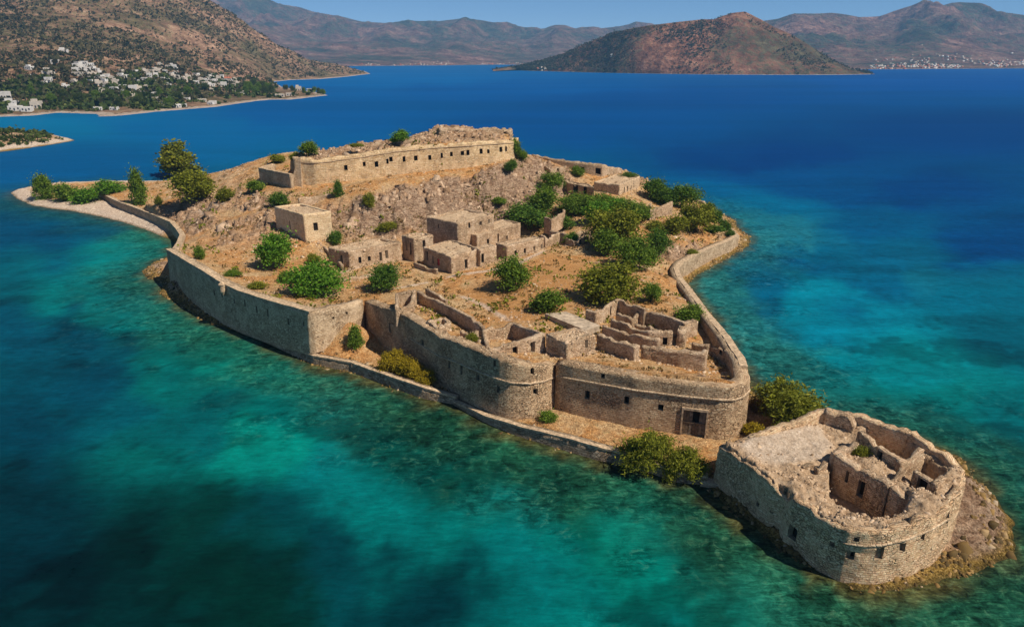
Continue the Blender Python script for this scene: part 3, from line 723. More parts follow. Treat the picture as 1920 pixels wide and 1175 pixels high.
    def openings(s, parent, name='window', depth=None):
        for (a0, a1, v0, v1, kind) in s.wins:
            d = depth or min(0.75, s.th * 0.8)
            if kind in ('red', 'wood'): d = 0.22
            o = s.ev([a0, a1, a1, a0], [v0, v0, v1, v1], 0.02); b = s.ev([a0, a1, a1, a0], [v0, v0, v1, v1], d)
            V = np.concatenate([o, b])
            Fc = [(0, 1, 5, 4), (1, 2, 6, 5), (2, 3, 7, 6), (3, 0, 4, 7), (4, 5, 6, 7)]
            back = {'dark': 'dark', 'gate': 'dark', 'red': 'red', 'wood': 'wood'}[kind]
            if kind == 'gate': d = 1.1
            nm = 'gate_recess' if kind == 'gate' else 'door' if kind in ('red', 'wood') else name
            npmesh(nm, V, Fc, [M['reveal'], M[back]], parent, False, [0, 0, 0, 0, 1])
def cordon(w, s0, s1, v, parent, r=0.28, mat='trim', n=60):
    """half-round stone string course standing proud of the wall's outer face"""
    S_ = np.unique(np.r_[np.linspace(s0, s1, n), w.S[(w.S > s0) & (w.S < s1)]])
    vv = np.interp(S_, [s0, s1], v) if isinstance(v, (tuple, list)) else np.full(len(S_), v)
    C = w.ev(S_, vv, -0.02)
    m = MB(); m.tube([tuple(c) for c in C], [r * .72] * len(C), 8)
    return m.build('cordon', M[mat], parent, True)
def base_of(pts):
    p = np.array(pts, float); return (p[:, 0].mean(), p[:, 1].mean(), p[:, 2].min())
def fwall(name, label, pts, mat, th=2.0, wins=(), cord=None, cap=False, cat='wall', group=None, openname='embrasure', **kw):
    pts = [(x, y, zb - 0.8, zt) for x, y, zb, zt in pts]
    root = empty(name, base_of(pts), label, cat, group)
    w = Wall(pts, th, **kw)
    for q in wins: w.win(*q)
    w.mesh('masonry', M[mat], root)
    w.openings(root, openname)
    if cord: cordon(w, *cord, root)
    if cap:
        S_ = w.S[-1]; n = int(S_ / 1.4) + 2
        a = np.unique(np.r_[np.linspace(0, S_, n), w.S])
        o = w.ev(a, np.ones(len(a)), -0.10); i = w.ev(a, np.ones(len(a)), w.th * 0.55)
        V = np.concatenate([o + [0, 0, -0.25], o + [0, 0, 0.10], i + [0, 0, 0.10], i + [0, 0, -0.25]]); k = len(a); Fc = []
        for q in range(k - 1):
            for r_ in range(4):
                b = ((r_ + 1) % 4) * k; c = r_ * k
                Fc.append((c + q, c + q + 1, b + q + 1, b + q))
        Fc += [(0, k, 2 * k, 3 * k), (4 * k - 1, 3 * k - 1, 2 * k - 1, k - 1)]
        V[:, 2] += np.tile(fbm(a * 0.8, a * 0, 9, 2) * 0.10, 4)
        npmesh('coping', V, Fc, M['cap'], root)
    return root, w

fwall('beach_wall', 'low curved stone wall above the pale beach at the far left tip', WALL_A, 'stone', 1.6, cap=True, jag=0.1)
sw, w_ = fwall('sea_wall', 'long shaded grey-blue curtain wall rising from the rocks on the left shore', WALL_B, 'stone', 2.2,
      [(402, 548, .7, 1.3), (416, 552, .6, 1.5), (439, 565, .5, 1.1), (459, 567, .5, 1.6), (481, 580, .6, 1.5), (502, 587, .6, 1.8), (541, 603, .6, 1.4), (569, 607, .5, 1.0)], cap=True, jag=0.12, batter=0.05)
# little corbelled sentry box on the sea wall
tp = w_.find(421, 533)
c = w_.ev(tp[0], 0.93, -0.5)
sb = empty('sentry_box', c, 'tiny round corbelled sentry box clinging to the left curtain wall', 'turret')
m = MB(); m.tube([c + [0, 0, -2.2], c + [0, 0, -1.0], c + [0, 0, -0.9], c + [0, 0, 0.7]], [0.1, 0.62, 0.72, 0.7], 12); m.build('shaft', M['trim'], sb)
m = MB(); m.tube([c + [0, 0, 0.7], c + [0, 0, 0.85], c + [0, 0, 1.5]], [0.85, 0.8, 0.08], 12); m.build('roof', M['cap'], sb)
fwall('flank_wall', 'short sunlit flank wall above an earth bank, closing the re-entrant on the left shore', WALL_C, 'stone', 1.8, [(650, 587, .6, .7), (625, 596, .5, .6)], jag=0.2)
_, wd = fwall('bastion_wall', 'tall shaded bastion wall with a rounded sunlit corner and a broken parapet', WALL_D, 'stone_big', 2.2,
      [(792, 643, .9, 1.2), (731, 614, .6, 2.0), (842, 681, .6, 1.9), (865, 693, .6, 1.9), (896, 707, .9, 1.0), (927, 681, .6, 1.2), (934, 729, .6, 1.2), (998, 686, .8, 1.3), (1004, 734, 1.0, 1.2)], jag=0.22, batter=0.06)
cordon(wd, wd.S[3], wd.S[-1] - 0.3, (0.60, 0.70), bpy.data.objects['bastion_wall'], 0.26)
wtmp = Wall([(x, y, zb - 0.8, zt) for x, y, zb, zt in WALL_E], 2.4, batter=0.04)
gw = wtmp.find(1323, 800)[0] - wtmp.find(1279, 800)[0]
gr, we = fwall('gate_wall', 'long grazing-lit stone wall with a plank gate and a rounded right end', WALL_E, 'stone_big', 2.4,
      [(1101, 740, .9, 1.6), (1175, 750, .8, 1.4), (1239, 763, .9, 1.1), (1132, 691, .7, .9), (1301, 797, gw, 5.2, 'gate')], jag=0.12, batter=0.04)
cordon(we, 0.2, we.S[-1], (0.73, 0.80), gr, 0.28)
# gate: stone surround, plank leaves, one missing board
s1, _ = we.find(1279, 800); s2, _ = we.find(1323, 800)
z0 = float(np.interp((s1 + s2) / 2, we.S, we.P[:, 2])); hh = float(np.interp((s1 + s2) / 2, we.S, we.P[:, 3])) - z0
gate = empty('wooden_gate', we.ev((s1 + s2) / 2, 0.1), None, None); gate.parent = gr; gate.location = tuple(we.ev((s1 + s2) / 2, 0.1) - np.array(gr.location))
def slabq(a0, a1, za, zb_, d0, d1):
    V = np.concatenate([we.ev([a0, a1, a1, a0], [za, za, zb_, zb_], d0), we.ev([a0, a1, a1, a0], [za, za, zb_, zb_], d1)])
    return V[:4], V[4:]
gwn = [w for w in we.wins if w[4] == 'gate'][0]
s1, s2, vb, vt = gwn[:4]
m = MB(); m.hexa(*slabq(s1 - .25, s1, vb, vt + .04, .1, -.2)); m.hexa(*slabq(s2, s2 + .25, vb, vt + .04, .1, -.2)); m.hexa(*slabq(s1, s2, vt, vt + .04, .1, -.2)); m.build('gate_surround', M['cap'], gate)
ds = (s2 - s1) / 7
for k in range(7):
    lo = vb; hi = vt - 0.004
    if k in (3, 4): hi = vb + (vt - vb) * 0.55
    m = MB(); m.hexa(*slabq(s1 + ds * k + .02, s1 + ds * (k + 1) - .02, lo, hi, .50 + .03 * (k % 2), .38 + .03 * (k % 2))); m.build('plank', M['wood_grey' if k in (2, 5, 6) else 'wood'], gate)
for q0, q1_ in ((.02, .045), ((vt - vb) * .5, (vt - vb) * .54)):
    m = MB(); m.hexa(*slabq(s1, s2, vb + q0, vb + q1_, .36, .28)); m.build('cross_rail', M['wood'], gate)
fwall('east_sea_wall', 'pale stone rampart curving round the concave bay on the right shore', WALL_F, 'stone', 2.3, cap=True, jag=0.12)
fwall('headland_parapet', 'low parapet along the far right headland, overgrown with dark ivy inside', WALL_G, 'stone', 1.2, jag=0.2)
# summit battery
fz = [(648.5, 314), (683, 308), (706, 308), (726.5, 303), (733, 299), (757.7, 299), (779.7, 297), (806, 295), (828.4, 292), (846.5, 289.2), (867, 287.5), (877.5, 286.4), (902.3, 284.2), (915.6, 284.2), (939.5, 280.8), (949, 279.7)]
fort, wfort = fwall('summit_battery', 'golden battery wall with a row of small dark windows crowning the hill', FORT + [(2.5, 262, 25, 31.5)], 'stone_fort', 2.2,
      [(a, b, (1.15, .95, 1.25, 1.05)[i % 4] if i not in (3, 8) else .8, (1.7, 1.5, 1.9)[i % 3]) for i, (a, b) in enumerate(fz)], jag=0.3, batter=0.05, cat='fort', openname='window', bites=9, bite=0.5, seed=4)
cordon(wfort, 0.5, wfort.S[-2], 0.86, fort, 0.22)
# leaning buttress and its dark slit at the battery's left end
a = FORT[0]
bx, by = a[0], a[1]
m = MB(); lo = [(bx - 4.2, by - 1.5, 15.5), (bx + .6, by - 3.2, 15.5), (bx + 1.2, by + 5, 15.5), (bx - 3.6, by + 5, 15.5)]; hi = [(bx - .8, by - .2, a[3]), (bx + .5, by - .3, a[3]), (bx + .8, by + 5, a[3]), (bx - .4, by + 5, a[3])]
m.hexa(lo, hi); m.build('buttress', M['trim'], fort)
fwall('battery_return', 'shaded return wall hidden behind the left end of the summit battery', [(bx - 7, by + 22, 20, a[3] - 1.5), (bx - 3.5, by + 4.0, 17, a[3])], 'stone', 1.8, jag=0.3)
ow = [at(487.6, 340.6, 17.2), at(546, 353, 18.0)]
fwall('outwork_wall', 'low dark outwork wall stepping down left of the summit battery', [(ow[0][0] + 2, ow[0][1] + 9, 17.2, 22.3), (ow[0][0], ow[0][1], 17.2, ztop(ow[0][0], ow[0][1], 315)), (ow[1][0], ow[1][1], 18, ztop(ow[1][0], ow[1][1], 327))], 'stone', 1.3, jag=0.1, cap=True)
# ruined upper storey on the battery
up = [atY(824, 262, 257), atY(850, 262, 258), atY(886, 261, 260), atY(925, 260, 262), atY(955, 259.5, 263)]
tops = [238, 240.5, 241, 243, 244]
U = [(p[0], p[1], p[2] - 3, ztop(p[0], p[1], t)) for p, t in zip(up, tops)]
fwall('ruined_storey', 'crumbling upper storey of rough rubble on top of the summit battery', [(U[0][0] - .5, U[0][1] + 7, U[0][2], U[0][3])] + U + [(U[-1][0] + 1.2, U[-1][1] + 12, U[-1][2], U[-1][3] - .5)], 'stone_grey', 1.2,
      [(838, 252, 2, 1.8), (866, 254, 1.6, 1.6), (909, 256, 2.2, 1.3), (946, 254, 1.0, 2.0)], jag=0.7, rough=0.5, cat='ruin', openname='gap')
up = [atY(640, 281, 247), atY(690, 279, 249), atY(740, 272, 250), atY(800, 267, 251)]
fwall('rubble_parapet', 'low broken rubble parapet along the left half of the summit battery', [(p[0], p[1], p[2] - 2, p[2] + h) for p, h in zip(up, (.5, 1.2, .9, 1.4))], 'stone_grey', 1.0, jag=0.8, rough=0.4, cat='ruin')
# long wall on the far right ridge
rg = [(997, 289, 296), (1030, 296, 305), (1060, 301, 312), (1100, 306, 322), (1128, 309, 328), (1166, 316, 326)]
R_ = []
for px, pt, pb in rg:
    zb = 22 - (px - 997) / 169 * 6.5
    x, y, _ = at(px, pb, zb); R_.append((x, y, zb, ztop(x, y, pt)))
fwall('ridge_wall', 'long ruined wall running down the ridge right of the summit battery', R_, 'stone_grey', 0.9, [(1092, 318, 1.6, 2), (1122, 321, 2.2, 2.2)], jag=0.35, openname='gap')

# ------------------------------------------------------------------ flat-roofed stone houses
RUB = []; ROOFS = []
def house(name, label, A, B, C, zt, zb, wins, mat='stone_grey', th=0.6, roofz=0.3, cat='house', parapet=0.07, bites=3, rooffall=0.0):
    a, b, c = at(*A, zt), at(*B, zt), at(*C, zt)
    d = (a[0] + c[0] - b[0], a[1] + c[1] - b[1], zt)
    pts = [(q[0], q[1], zb - 1.2, zt) for q in (a, b, c, d)]
    root = empty(name, ((a[0] + c[0]) / 2, (a[1] + c[1]) / 2, zb), label, cat)
    w = Wall(pts, th, closed=True, cell=0.5, jag=parapet, seed=len(label) + int(A[0]), rough=0.08, bites=bites, bite=0.26)
    RUB.append(w)
    for q in wins: w.win(*q)
    w.mesh('wall', M[mat], root); w.openings(root)
    # roof: bumpy earth slab set down inside the parapet
    n = 22
    u, v = np.meshgrid(np.linspace(0, 1, n), np.linspace(0, 1, n))
    cen = np.array([(a[0] + c[0]) / 2, (a[1] + c[1]) / 2])
    RX = a[0] + (b[0] - a[0]) * u + (d[0] - a[0]) * v; RY = a[1] + (b[1] - a[1]) * u + (d[1] - a[1]) * v
    RX = cen[0] + (RX - cen[0]) * 0.985; RY = cen[1] + (RY - cen[1]) * 0.985
    RZ = zt - roofz - rooffall * v + fbm(RX / 1.5, RY / 1.5, 7, 3) * 0.30 - 0.35 * sstep(0.1, 0.5, fbm(RX / 3, RY / 3, 9, 2))
    ROOFS.append((RX.ravel(), RY.ravel(), RZ.ravel()))
    ii = np.arange(n * n).reshape(n, n)
    q = np.stack([ii[:-1, :-1], ii[:-1, 1:], ii[1:, 1:], ii[1:, :-1]], -1).reshape(-1, 4)
    npmesh('roof', np.stack([RX.ravel(), RY.ravel(), RZ.ravel()], -1), q, M['roof'], root, True)
    return root, w, (a, b, c, d)
t = NT('earth_roof'); p = t.pos(); n2 = t.noise(p, 1.2, 6, 0.7); n3 = t.noise(p, 5, 4, 0.7)
cc = t.ramp(n2, [(0.3, (0.26, 0.165, 0.09, 1)), (0.5, (0.46, 0.32, 0.195, 1)), (0.7, (0.58, 0.43, 0.28, 1))])
M['roof'] = t.done(t.mix(0.5, cc, t.ramp(n3, [(0.3, 0.25), (0.7, 0.75)]), 'OVERLAY'), 0.97, t.bump(n2, 0.8, 0.35, t.bump(n3, .6, .12)), 0.05)
def zt_of(B, base, zb):
    x, y, _ = at(B[0], base, zb); return ztop(x, y, B[1])
house('storehouse', 'tall two-storey block with a smooth sunlit front below the summit slope', (514, 387), (568, 402.5), (620, 396), zt_of((568, 402.5), 456, 10), 10, [(544, 422, .5, 2.6), (592, 425, 1.3, 2.3)], 'render', parapet=0.06, bites=0)
house('long_house', 'low roofless-looking house with four openings in its sunlit front, leftmost of the row', (615, 463), (654, 471), (752, 453), zt_of((654, 471), 503, 8), 8,
      [(675, 488, .8, 1.7), (692.5, 485.4, .9, 1.3), (714, 480.6, .8, 2.5), (725.4, 477, .9, 2.3), (640, 487, 1.0, 2.6)])
house('narrow_house', 'narrow upright ruin with two slit openings between the long house and the corner house', (753, 441), (775, 447), (812, 440), zt_of((775, 447), 486, 8), 8, [(762, 460, .7, 3.0), (770, 466, .6, 3.4), (795, 457, .9, 2)], parapet=0.10)
house('corner_house', 'house with a red door in its shaded side and an arched opening in front', (793.6, 463), (845.6, 481), (899, 465), zt_of((845.6, 481), 513, 8), 8,
      [(800, 479, 1.4, 2.6), (822, 491.6, 1.1, 1.9, 'red'), (874, 495, 1.1, 2.5), (812, 487, .6, 2.0)], parapet=0.10)
house('annex', 'small sunlit annex with one dark doorway joining the corner house', (884, 462.5), (900, 467), (931, 460), zt_of((900, 467), 499, 8), 8, [(905, 484, .9, 2.6)], parapet=0.10)
house('upper_house', 'upper storey house with three openings standing behind the corner house', (861, 433), (894, 441), (976, 417.5), zt_of((894, 441), 466, 8.6) , 7.5, [(915, 453, 1.0, 1.6), (934, 446, .7, 2.6), (950.7, 446, .8, 1.4)])
house('rear_house', 'rear house with a long shaded side wall at the foot of the cliff', (800, 406.5), (858, 418), (926, 401), 16.6, 10, [(880, 423, .8, 1.6), (901, 418.6, 1.0, 1.2), (917, 415, .8, 1.3), (822, 424, .5, 1.2)], parapet=0.10)
house('east_house', 'low house with four small openings at the right end of the row', (930, 456), (950, 461), (1020, 446), zt_of((950, 461), 488, 8), 8, [(967, 474, .8, 1.3), (984, 470, .8, 1.4), (1002, 465.6, .7, 1.2), (1016, 462, .7, 1.3)])
house('terrace_house', 'flat earth-roofed block with one window beside the gate bastion', (1024, 626), (1063, 638), (1117, 625), zt_of((1063, 638), 677, 9.4), 9.4, [(1100, 645, .7, 1.7), (1036, 640, .3, .3)], parapet=0.12)
# D-bastion ruin: roofless shell
def ruin(name, label, pts, zt, zb, wins=(), th=0.7, jag=0.35, closed=False, mat='stone_grey', cat='ruin', group=None, rough=0.12):
    """roofless walls from top-edge pixels at height zt"""
    P = []
    for q in pts:
        z = q[2] if len(q) > 2 else zt
        x, y, _ = at(q[0], q[1], z); P.append((x, y, zb - 1.0, z))
    root = empty(name, base_of(P), label, cat, group)
    w = Wall(P, th, closed=closed, cell=0.5, jag=jag * 0.6, seed=int(pts[0][0]) % 97, rough=rough, bites=max(1, len(P) - 2), bite=0.45)
    RUB.append(w)
    for q in wins: w.win(*q)
    w.mesh('masonry', M[mat], root); w.openings(root, 'window')
    return root
ruin('roofless_house', 'roofless shell with two dark windows right behind the rounded bastion corner', [(903, 617, 12.3), (913, 657, 11.9), (1023, 625, 13.3), (962, 604, 12.6)], 13.3, 9.6, [(966, 661, 1.0, 2.2), (999, 650, .9, 2.2)], closed=True)
ruin('long_court_wall', 'long straight ruin wall with a shaded face along the left of the courtyard', [(781, 546), (822, 566), (878, 593), (903, 612)], 11.9, 8.6, jag=0.3)
ruin('short_court_wall', 'short low wall running behind the long courtyard wall', [(797, 541), (835, 562)], 10.6, 8.6, jag=0.2)
ruin('gatehouse_ruin', 'small pale roofless cell at the upper left corner of the bastion', [(741, 548), (741, 577), (776, 566), (780, 543)], 12.6, 9.5, [(770, 553, .6, 1.8)], closed=True, jag=0.6)
ruin('shaded_bay_wall', 'shaded wall right of the terrace house, ending in a sunlit pier', [(1119, 626), (1160, 640), (1190, 649), (1200, 646)], 11.9, 8.8, th=0.9)
ruin('mossy_bay_wall', 'long mossy shaded wall in front of the bastion yard', [(1203, 646), (1240, 652), (1275, 658), (1325, 663), (1328, 655)], 11.4, 8.2, th=0.9)
ruin('inner_divider', 'thin diagonal divider wall behind the shaded bay walls', [(1129, 607), (1165, 620), (1205, 631), (1237, 636)], 11.0, 8.4)
ruin('rear_divider', 'rear diagonal divider wall with a pale sloping crest', [(1145, 597), (1180, 609), (1215, 621), (1262, 622)], 10.6, 8.2, [(1247, 640, .9, 1.6)])
ruin('gabled_room', 'roofless room with a high shaded back wall below the olive tree', [(1098, 581), (1118, 585), (1160, 562), (1208, 579)], 11.6, 8.2, [(1145, 582, .5, 2.0), (1097, 587, .4, 1.2)], jag=0.25)
ruin('low_cell', 'low mossy cell wall inside the gabled room', [(1155, 588), (1185, 597), (1203, 583), (1200, 578)], 10.4, 8.2)
ruin('east_room', 'roofless room with shaded end walls on the right side of the bastion', [(1203, 581), (1240, 590), (1285, 606)], 10.9, 7.6, jag=0.2)
ruin('buried_wall', 'low front wall of the right roofless room, half buried in earth', [(1190, 604), (1215, 612), (1236, 622)], 9.6, 7.8)
ruin('rubble_pier', 'broad light rubble pier beside the right sea wall', [(1270, 620), (1286, 622), (1292, 603), (1310, 598)], 10.6, 7.0, th=1.6, jag=0.4)
ruin('small_hut', 'tiny broken hut of pale stones near the right parapet', [(1331, 645), (1342, 648), (1366, 662), (1362, 650)], 9.6, 7.0, [(1352, 657, .8, .9)], closed=True, jag=0.8)
ruin('low_hut_wall', 'low stub of wall left of the tiny hut', [(1297, 642), (1330, 648)], 8.8, 7.0)
ruin('yard_wall', 'low garden wall in front of the corner house', [(775, 492), (800, 501), (819, 505)], 9.3, 8.0, th=0.5, jag=0.15)
ruin('orchard_wall', 'shaded field wall under the trees right of the house row', [(1030, 432), (1065, 438), (1112, 433)], 11.0, 8.8, jag=0.3)
ruin('garden_house', 'broken sunlit gable of a house between the green trees', [(1020, 407), (1034, 413), (1060, 396), (1058, 392)], 13.4, 9.5, jag=0.4)
ruin('orchard_shed', 'dark sunken shed wall next to the right end of the house row', [(1012, 440), (1022, 446), (1050, 437)], 11.0, 8.2, jag=0.5)
ruin('tree_wall', 'ruined wall with a dark end face behind the olive trees on the right', [(1218, 380), (1219, 395), (1262, 378)], 13.2, 8.6, jag=0.5)
ruin('retaining_wall', 'curving dry stone retaining wall left of the long house', [(598, 452), (606, 462), (617, 472), (640, 497)], 9.4, 7.6, th=.6, jag=.3)
ruin('terrace_wall', 'low terrace wall crossing the ground between the long house and the flank wall', [(655, 520), (700, 514), (745, 505)], 8.9, 7.4, th=.5, jag=.3)
ruin('bastion_cell', 'half buried rubble cell behind the shaded bastion wall', [(800, 600, 11.6), (822, 614, 11.4), (846, 603, 11.2), (832, 594, 11.4)], 11.4, 9.0, closed=True, jag=.6)
ruin('bastion_stub', 'short broken wall stub between the rubble cell and the roofless shell', [(862, 617), (884, 628), (898, 622)], 11.2, 9.2, jag=.6)
ruin('orchard_cell', 'roofless cell half hidden under the grove right of the house row', [(1060, 446), (1076, 452), (1104, 443)], 10.4, 8.2, [(1088, 452, .9, 1.4)], jag=.4)
ruin('ridge_house', 'small broken house below the ridge wall', [(1020, 312), (1032, 318), (1062, 312)], 20.6, 17.5, [(1046, 320, 1.2, 1.8)], jag=.5)
ruin('slope_wall', 'low dry stone wall climbing the slope below the battery left end', [(560, 372), (600, 366), (650, 360)], 19.2, 17.0, th=.5, jag=.4)
# sloping stone ramp left of the bastion ruins
rp = [at(1022, 588, 9.6), at(1098, 619, 9.9), at(1126, 610, 9.9), at(1062, 584, 9.6)]
m = MB(); m.hexa([(x, y, 7.5) for x, y, z in rp], rp); rmp = m.build('stone_ramp', M['slab']); tag(rmp, 'broad grey sloping slab roof between the courtyard and the gate bastion ruins', 'roof')
# eastern battery house
house('east_battery', 'pale bastion house with three slit windows at the right end of the ridge', (1114, 341), (1162, 346), (1200, 331), zt_of((1162, 346), 367, 12.5), 12.5, [(1170.7, 356, .8, 2.0), (1176.6, 354, .8, 2.0), (1183, 352, .7, 1.6), (1193, 348, .5, 1.5)], 'cap', parapet=0.15)
house('doorway_ruin', 'ruined house with two tall dark doorways next to the pale bastion house', (1058, 338), (1066, 343.5), (1114, 351), zt_of((1066, 343.5), 361, 13), 12.6, [(1079, 353, 2.3, 2.6), (1097.7, 356, 1.8, 2.8)], parapet=0.10)

# ------------------------------------------------------------------ quay walls on the water's edge
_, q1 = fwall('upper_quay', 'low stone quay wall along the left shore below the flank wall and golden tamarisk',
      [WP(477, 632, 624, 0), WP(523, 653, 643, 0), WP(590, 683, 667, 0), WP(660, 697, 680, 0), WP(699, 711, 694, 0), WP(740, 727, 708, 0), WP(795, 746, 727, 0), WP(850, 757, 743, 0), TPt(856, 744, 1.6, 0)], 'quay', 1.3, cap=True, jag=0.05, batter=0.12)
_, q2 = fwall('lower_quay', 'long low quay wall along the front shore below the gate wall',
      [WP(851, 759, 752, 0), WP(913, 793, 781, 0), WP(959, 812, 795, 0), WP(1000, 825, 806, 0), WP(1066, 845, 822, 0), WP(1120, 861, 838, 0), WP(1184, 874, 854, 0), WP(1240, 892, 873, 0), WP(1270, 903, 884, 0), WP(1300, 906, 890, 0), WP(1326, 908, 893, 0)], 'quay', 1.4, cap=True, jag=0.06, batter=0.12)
c = at(1345, 905, 0.5)
m = MB(); m.hexa([(c[0] - 2.6, c[1] - .2, -.6), (c[0] + .6, c[1] - 1.2, -.6), (c[0] + 1.1, c[1] + .6, -.6), (c[0] - 2.2, c[1] + 1.4, -.6)], [(c[0] - 2.5, c[1], .8), (c[0] + .5, c[1] - 1, .7), (c[0] + 1, c[1] + .5, .75), (c[0] - 2.2, c[1] + 1.2, .8)])
tag(m.build('mooring_block', M['trim']), 'pale stone mooring block at the waterline under the sea bastion corner', 'mooring block')

# ------------------------------------------------------------------ detached bastion in the sea
BT = [(1348, 836, 6.7), (1400, 871, 6.9), (1429, 892, 7.0), (1452, 908, 7.0), (1462, 918, 6.4), (1472, 934, 5.7), (1484, 933, 7.0), (1520, 957, 7.1), (1552, 979, 7.2), (1591, 995, 7.3), (1624, 999, 7.5), (1656, 997, 7.8), (1704, 986, 8.2), (1753, 966, 8.5), (1785, 947, 8.5),
      (1805, 921, 8.5), (1814, 889, 8.5), (1800, 868, 8.2), (1779, 847, 8.6), (1717, 810, 9.0), (1660, 790, 9.2), (1607, 775, 9.2), (1552, 764, 9.4), (1533, 767, 9.0)]
BP = [TPt(a, b, z, -0.8) for a, b, z in BT]
bas = empty('sea_bastion', base_of(BP), 'half-ruined rounded bastion standing alone in the sea at the lower right', 'bastion')
wb = Wall(BP, 1.15, closed=True, cell=0.6, jag=0.3, seed=3, rough=0.14, batter=0.03, bites=9, bite=0.7)
for q in [(1486, 998, 1.3, 1.9), (1594, 1041, .9, 1.1), (1649, 1038, 1.0, 1.7), (1693, 1026, .8, 1.3), (1730, 1004, .7, 1.2), (1776, 972, .7, 1.6), (1606, 1011, .6, .6), (1560, 1020, .6, .7), (1420, 945, .5, .6)]: wb.win(*q)
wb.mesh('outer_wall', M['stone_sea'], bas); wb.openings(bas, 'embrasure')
sA, _ = wb.find(1578, 1014); sB, _ = wb.find(1779, 966)
cordon(wb, sA, sB, (0.78, 0.80), bas, 0.24)
def inner(pts, zb, wins=(), th=1.1, jag=0.3, mat='stone_grey'):
    P = []
    for a, b, z in pts:
        x, y, _ = at(a, b, z); P.append((x, y, zb, z))
    w = Wall(P, th, cell=0.45, jag=jag * .6, seed=int(pts[0][0]) % 89, rough=0.07, bites=2, bite=0.45)
    for q in wins: w.win(*q)
    o = w.mesh('inner_wall', M[mat], bas)
    w.openings(o, 'doorway')
inner([(1565, 853, 8.3), (1612, 880, 8.2), (1666, 911, 8.1)], 2.0, [(1614, 916, 0.95, 2.5), (1588, 893, .45, 1.8)], 1.3)
inner([(1669, 911, 8.1), (1688, 922, 8.2), (1706, 935, 7.6)], 2.0, th=1.3)
inner([(1507, 868, 7.6), (1530, 861, 7.6)], 5.0, th=.7)
inner([(1536, 873, 7.7), (1553, 866, 7.6)], 5.0, th=.7)
inner([(1549, 769, 9.7), (1572, 773, 9.7), (1590, 781, 9.5), (1600, 800, 8.2)], 5.0, th=1.5)
inner([(1608, 808, 9.2), (1634, 828, 9.0), (1662, 848, 8.9), (1690, 868, 8.5)], 3.5, [(1650, 850, .9, 1.8)], th=.9)
inner([(1690, 868, 8.6), (1712, 856, 8.8), (1734, 842, 9.0)], 3.5, th=.8)
inner([(1568, 850, 8.4), (1590, 838, 8.4), (1612, 826, 8.8)], 5.0, th=.8, jag=.5)
inner([(1666, 909, 8.2), (1684, 893, 8.4), (1702, 878, 8.6)], 4.0, th=.8, jag=.4)
inner([(1712, 882, 9.0), (1736, 896, 8.9), (1758, 908, 8.8)], 3.0, [(1730, 902, 1.3, 2.2)], th=.9)
inner([(1758, 908, 8.8), (1776, 894, 8.8), (1794, 878, 8.7)], 3.5, th=.8, jag=.4)
inner([(1706, 935, 8.0), (1724, 947, 7.9), (1744, 936, 8.2)], 5.0, th=.8, jag=.3)
inner([(1480, 900, 7.7), (1502, 892, 7.6)], 5.5, th=.6, jag=.4)
bpoly = [p[:2] for p in BP]
b0 = np.array(bpoly)
gx2 = np.arange(b0[:, 0].min() - 1, b0[:, 0].max() + 1, 0.32); gy2 = np.arange(b0[:, 1].min() - 1, b0[:, 1].max() + 1, 0.32)
BX, BY = np.meshgrid(gx2, gy2)
BX = BX + fbm(BX * 1.7, BY * 1.7, 7, 2) * 0.1
sdb = sdist(BX, BY, bpoly)
pp = lambda pts, z: [at(a, b, z)[:2] for a, b in pts]
flat = sstep(0.6, -0.8, -sdist(BX, BY, pp([(1380, 838), (1440, 806), (1535, 800), (1565, 832), (1545, 858), (1450, 872), (1405, 862)], 6.8)))
BZ = 6.5 + 0.7 * sstep(5, 1, sdb) + 0.35 * sstep(48, 54, BX) + (1 - flat) * (fbm(BX / 2.6, BY / 2.6, 71, 4) * 0.75 + (ridged(BX / 1.6, BY / 1.6, 75, 3) - .5) * 0.7) + 0.25 * flat + 0.12 * fbm(BX / .8, BY / .8, 78, 2)
mound = lambda px, py, z, h, s: h * np.exp(-((BX - at(px, py, z)[0]) ** 2 + (BY - at(px, py, z)[1]) ** 2) / (2 * s * s))
BZ = BZ + mound(1632, 866, 7.5, 1.0, 1.8) + mound(1686, 905, 8, 0.8, 1.5) + mound(1740, 945, 8, 1.2, 2.5) + mound(1780, 890, 8, 1.0, 2) + mound(1640, 985, 7, 0.5, 2.5) 
def pit(pts, z, depth_, soft=0.7):
    global BZ
    w = sstep(-0.1, soft, sdist(BX, BY, pp(pts, z)))
    BZ = BZ * (1 - w) + (depth_ + fbm(BX / 1.5, BY / 1.5, 81, 3) * 0.35) * w
IW = [at(1565, 853, 8.3), at(1612, 880, 8.2), at(1666, 911, 8.1), at(1706, 935, 7.8)]
IWb = [(a[0] + 0.62, a[1] + 1.15) for a in IW]
pitw = [(IWb[0][0] - 0.6, IWb[0][1] + 0.2)] + IWb + pp([(1697, 962), (1652, 978), (1600, 955), (1556, 915)], 7.2)
w_p = sstep(0.0, 0.5, sdist(BX, BY, pitw))
BZ = BZ * (1 - w_p) + (2.6 + fbm(BX / 1.5, BY / 1.5, 81, 3) * 0.3) * w_p
pit([(1612, 806), (1636, 822), (1664, 842), (1694, 862), (1728, 842), (1700, 822), (1640, 798)], 8.0, 4.6, .5)
pit([(1700, 868), (1738, 848), (1768, 868), (1786, 880), (1757, 902), (1716, 880)], 8.0, 4.4, .5)
pit([(1712, 888), (1756, 914), (1742, 928), (1704, 914)], 7.6, 3.4, .5)
BZ = BZ + mound(1472, 940, 6, -1.1, 1.7) * sstep(6, 2, sdb)
BZ = np.where(sdb < 0.45, 3.0, BZ)
n_, m_ = BX.shape
ii = np.arange(n_ * m_).reshape(n_, m_)
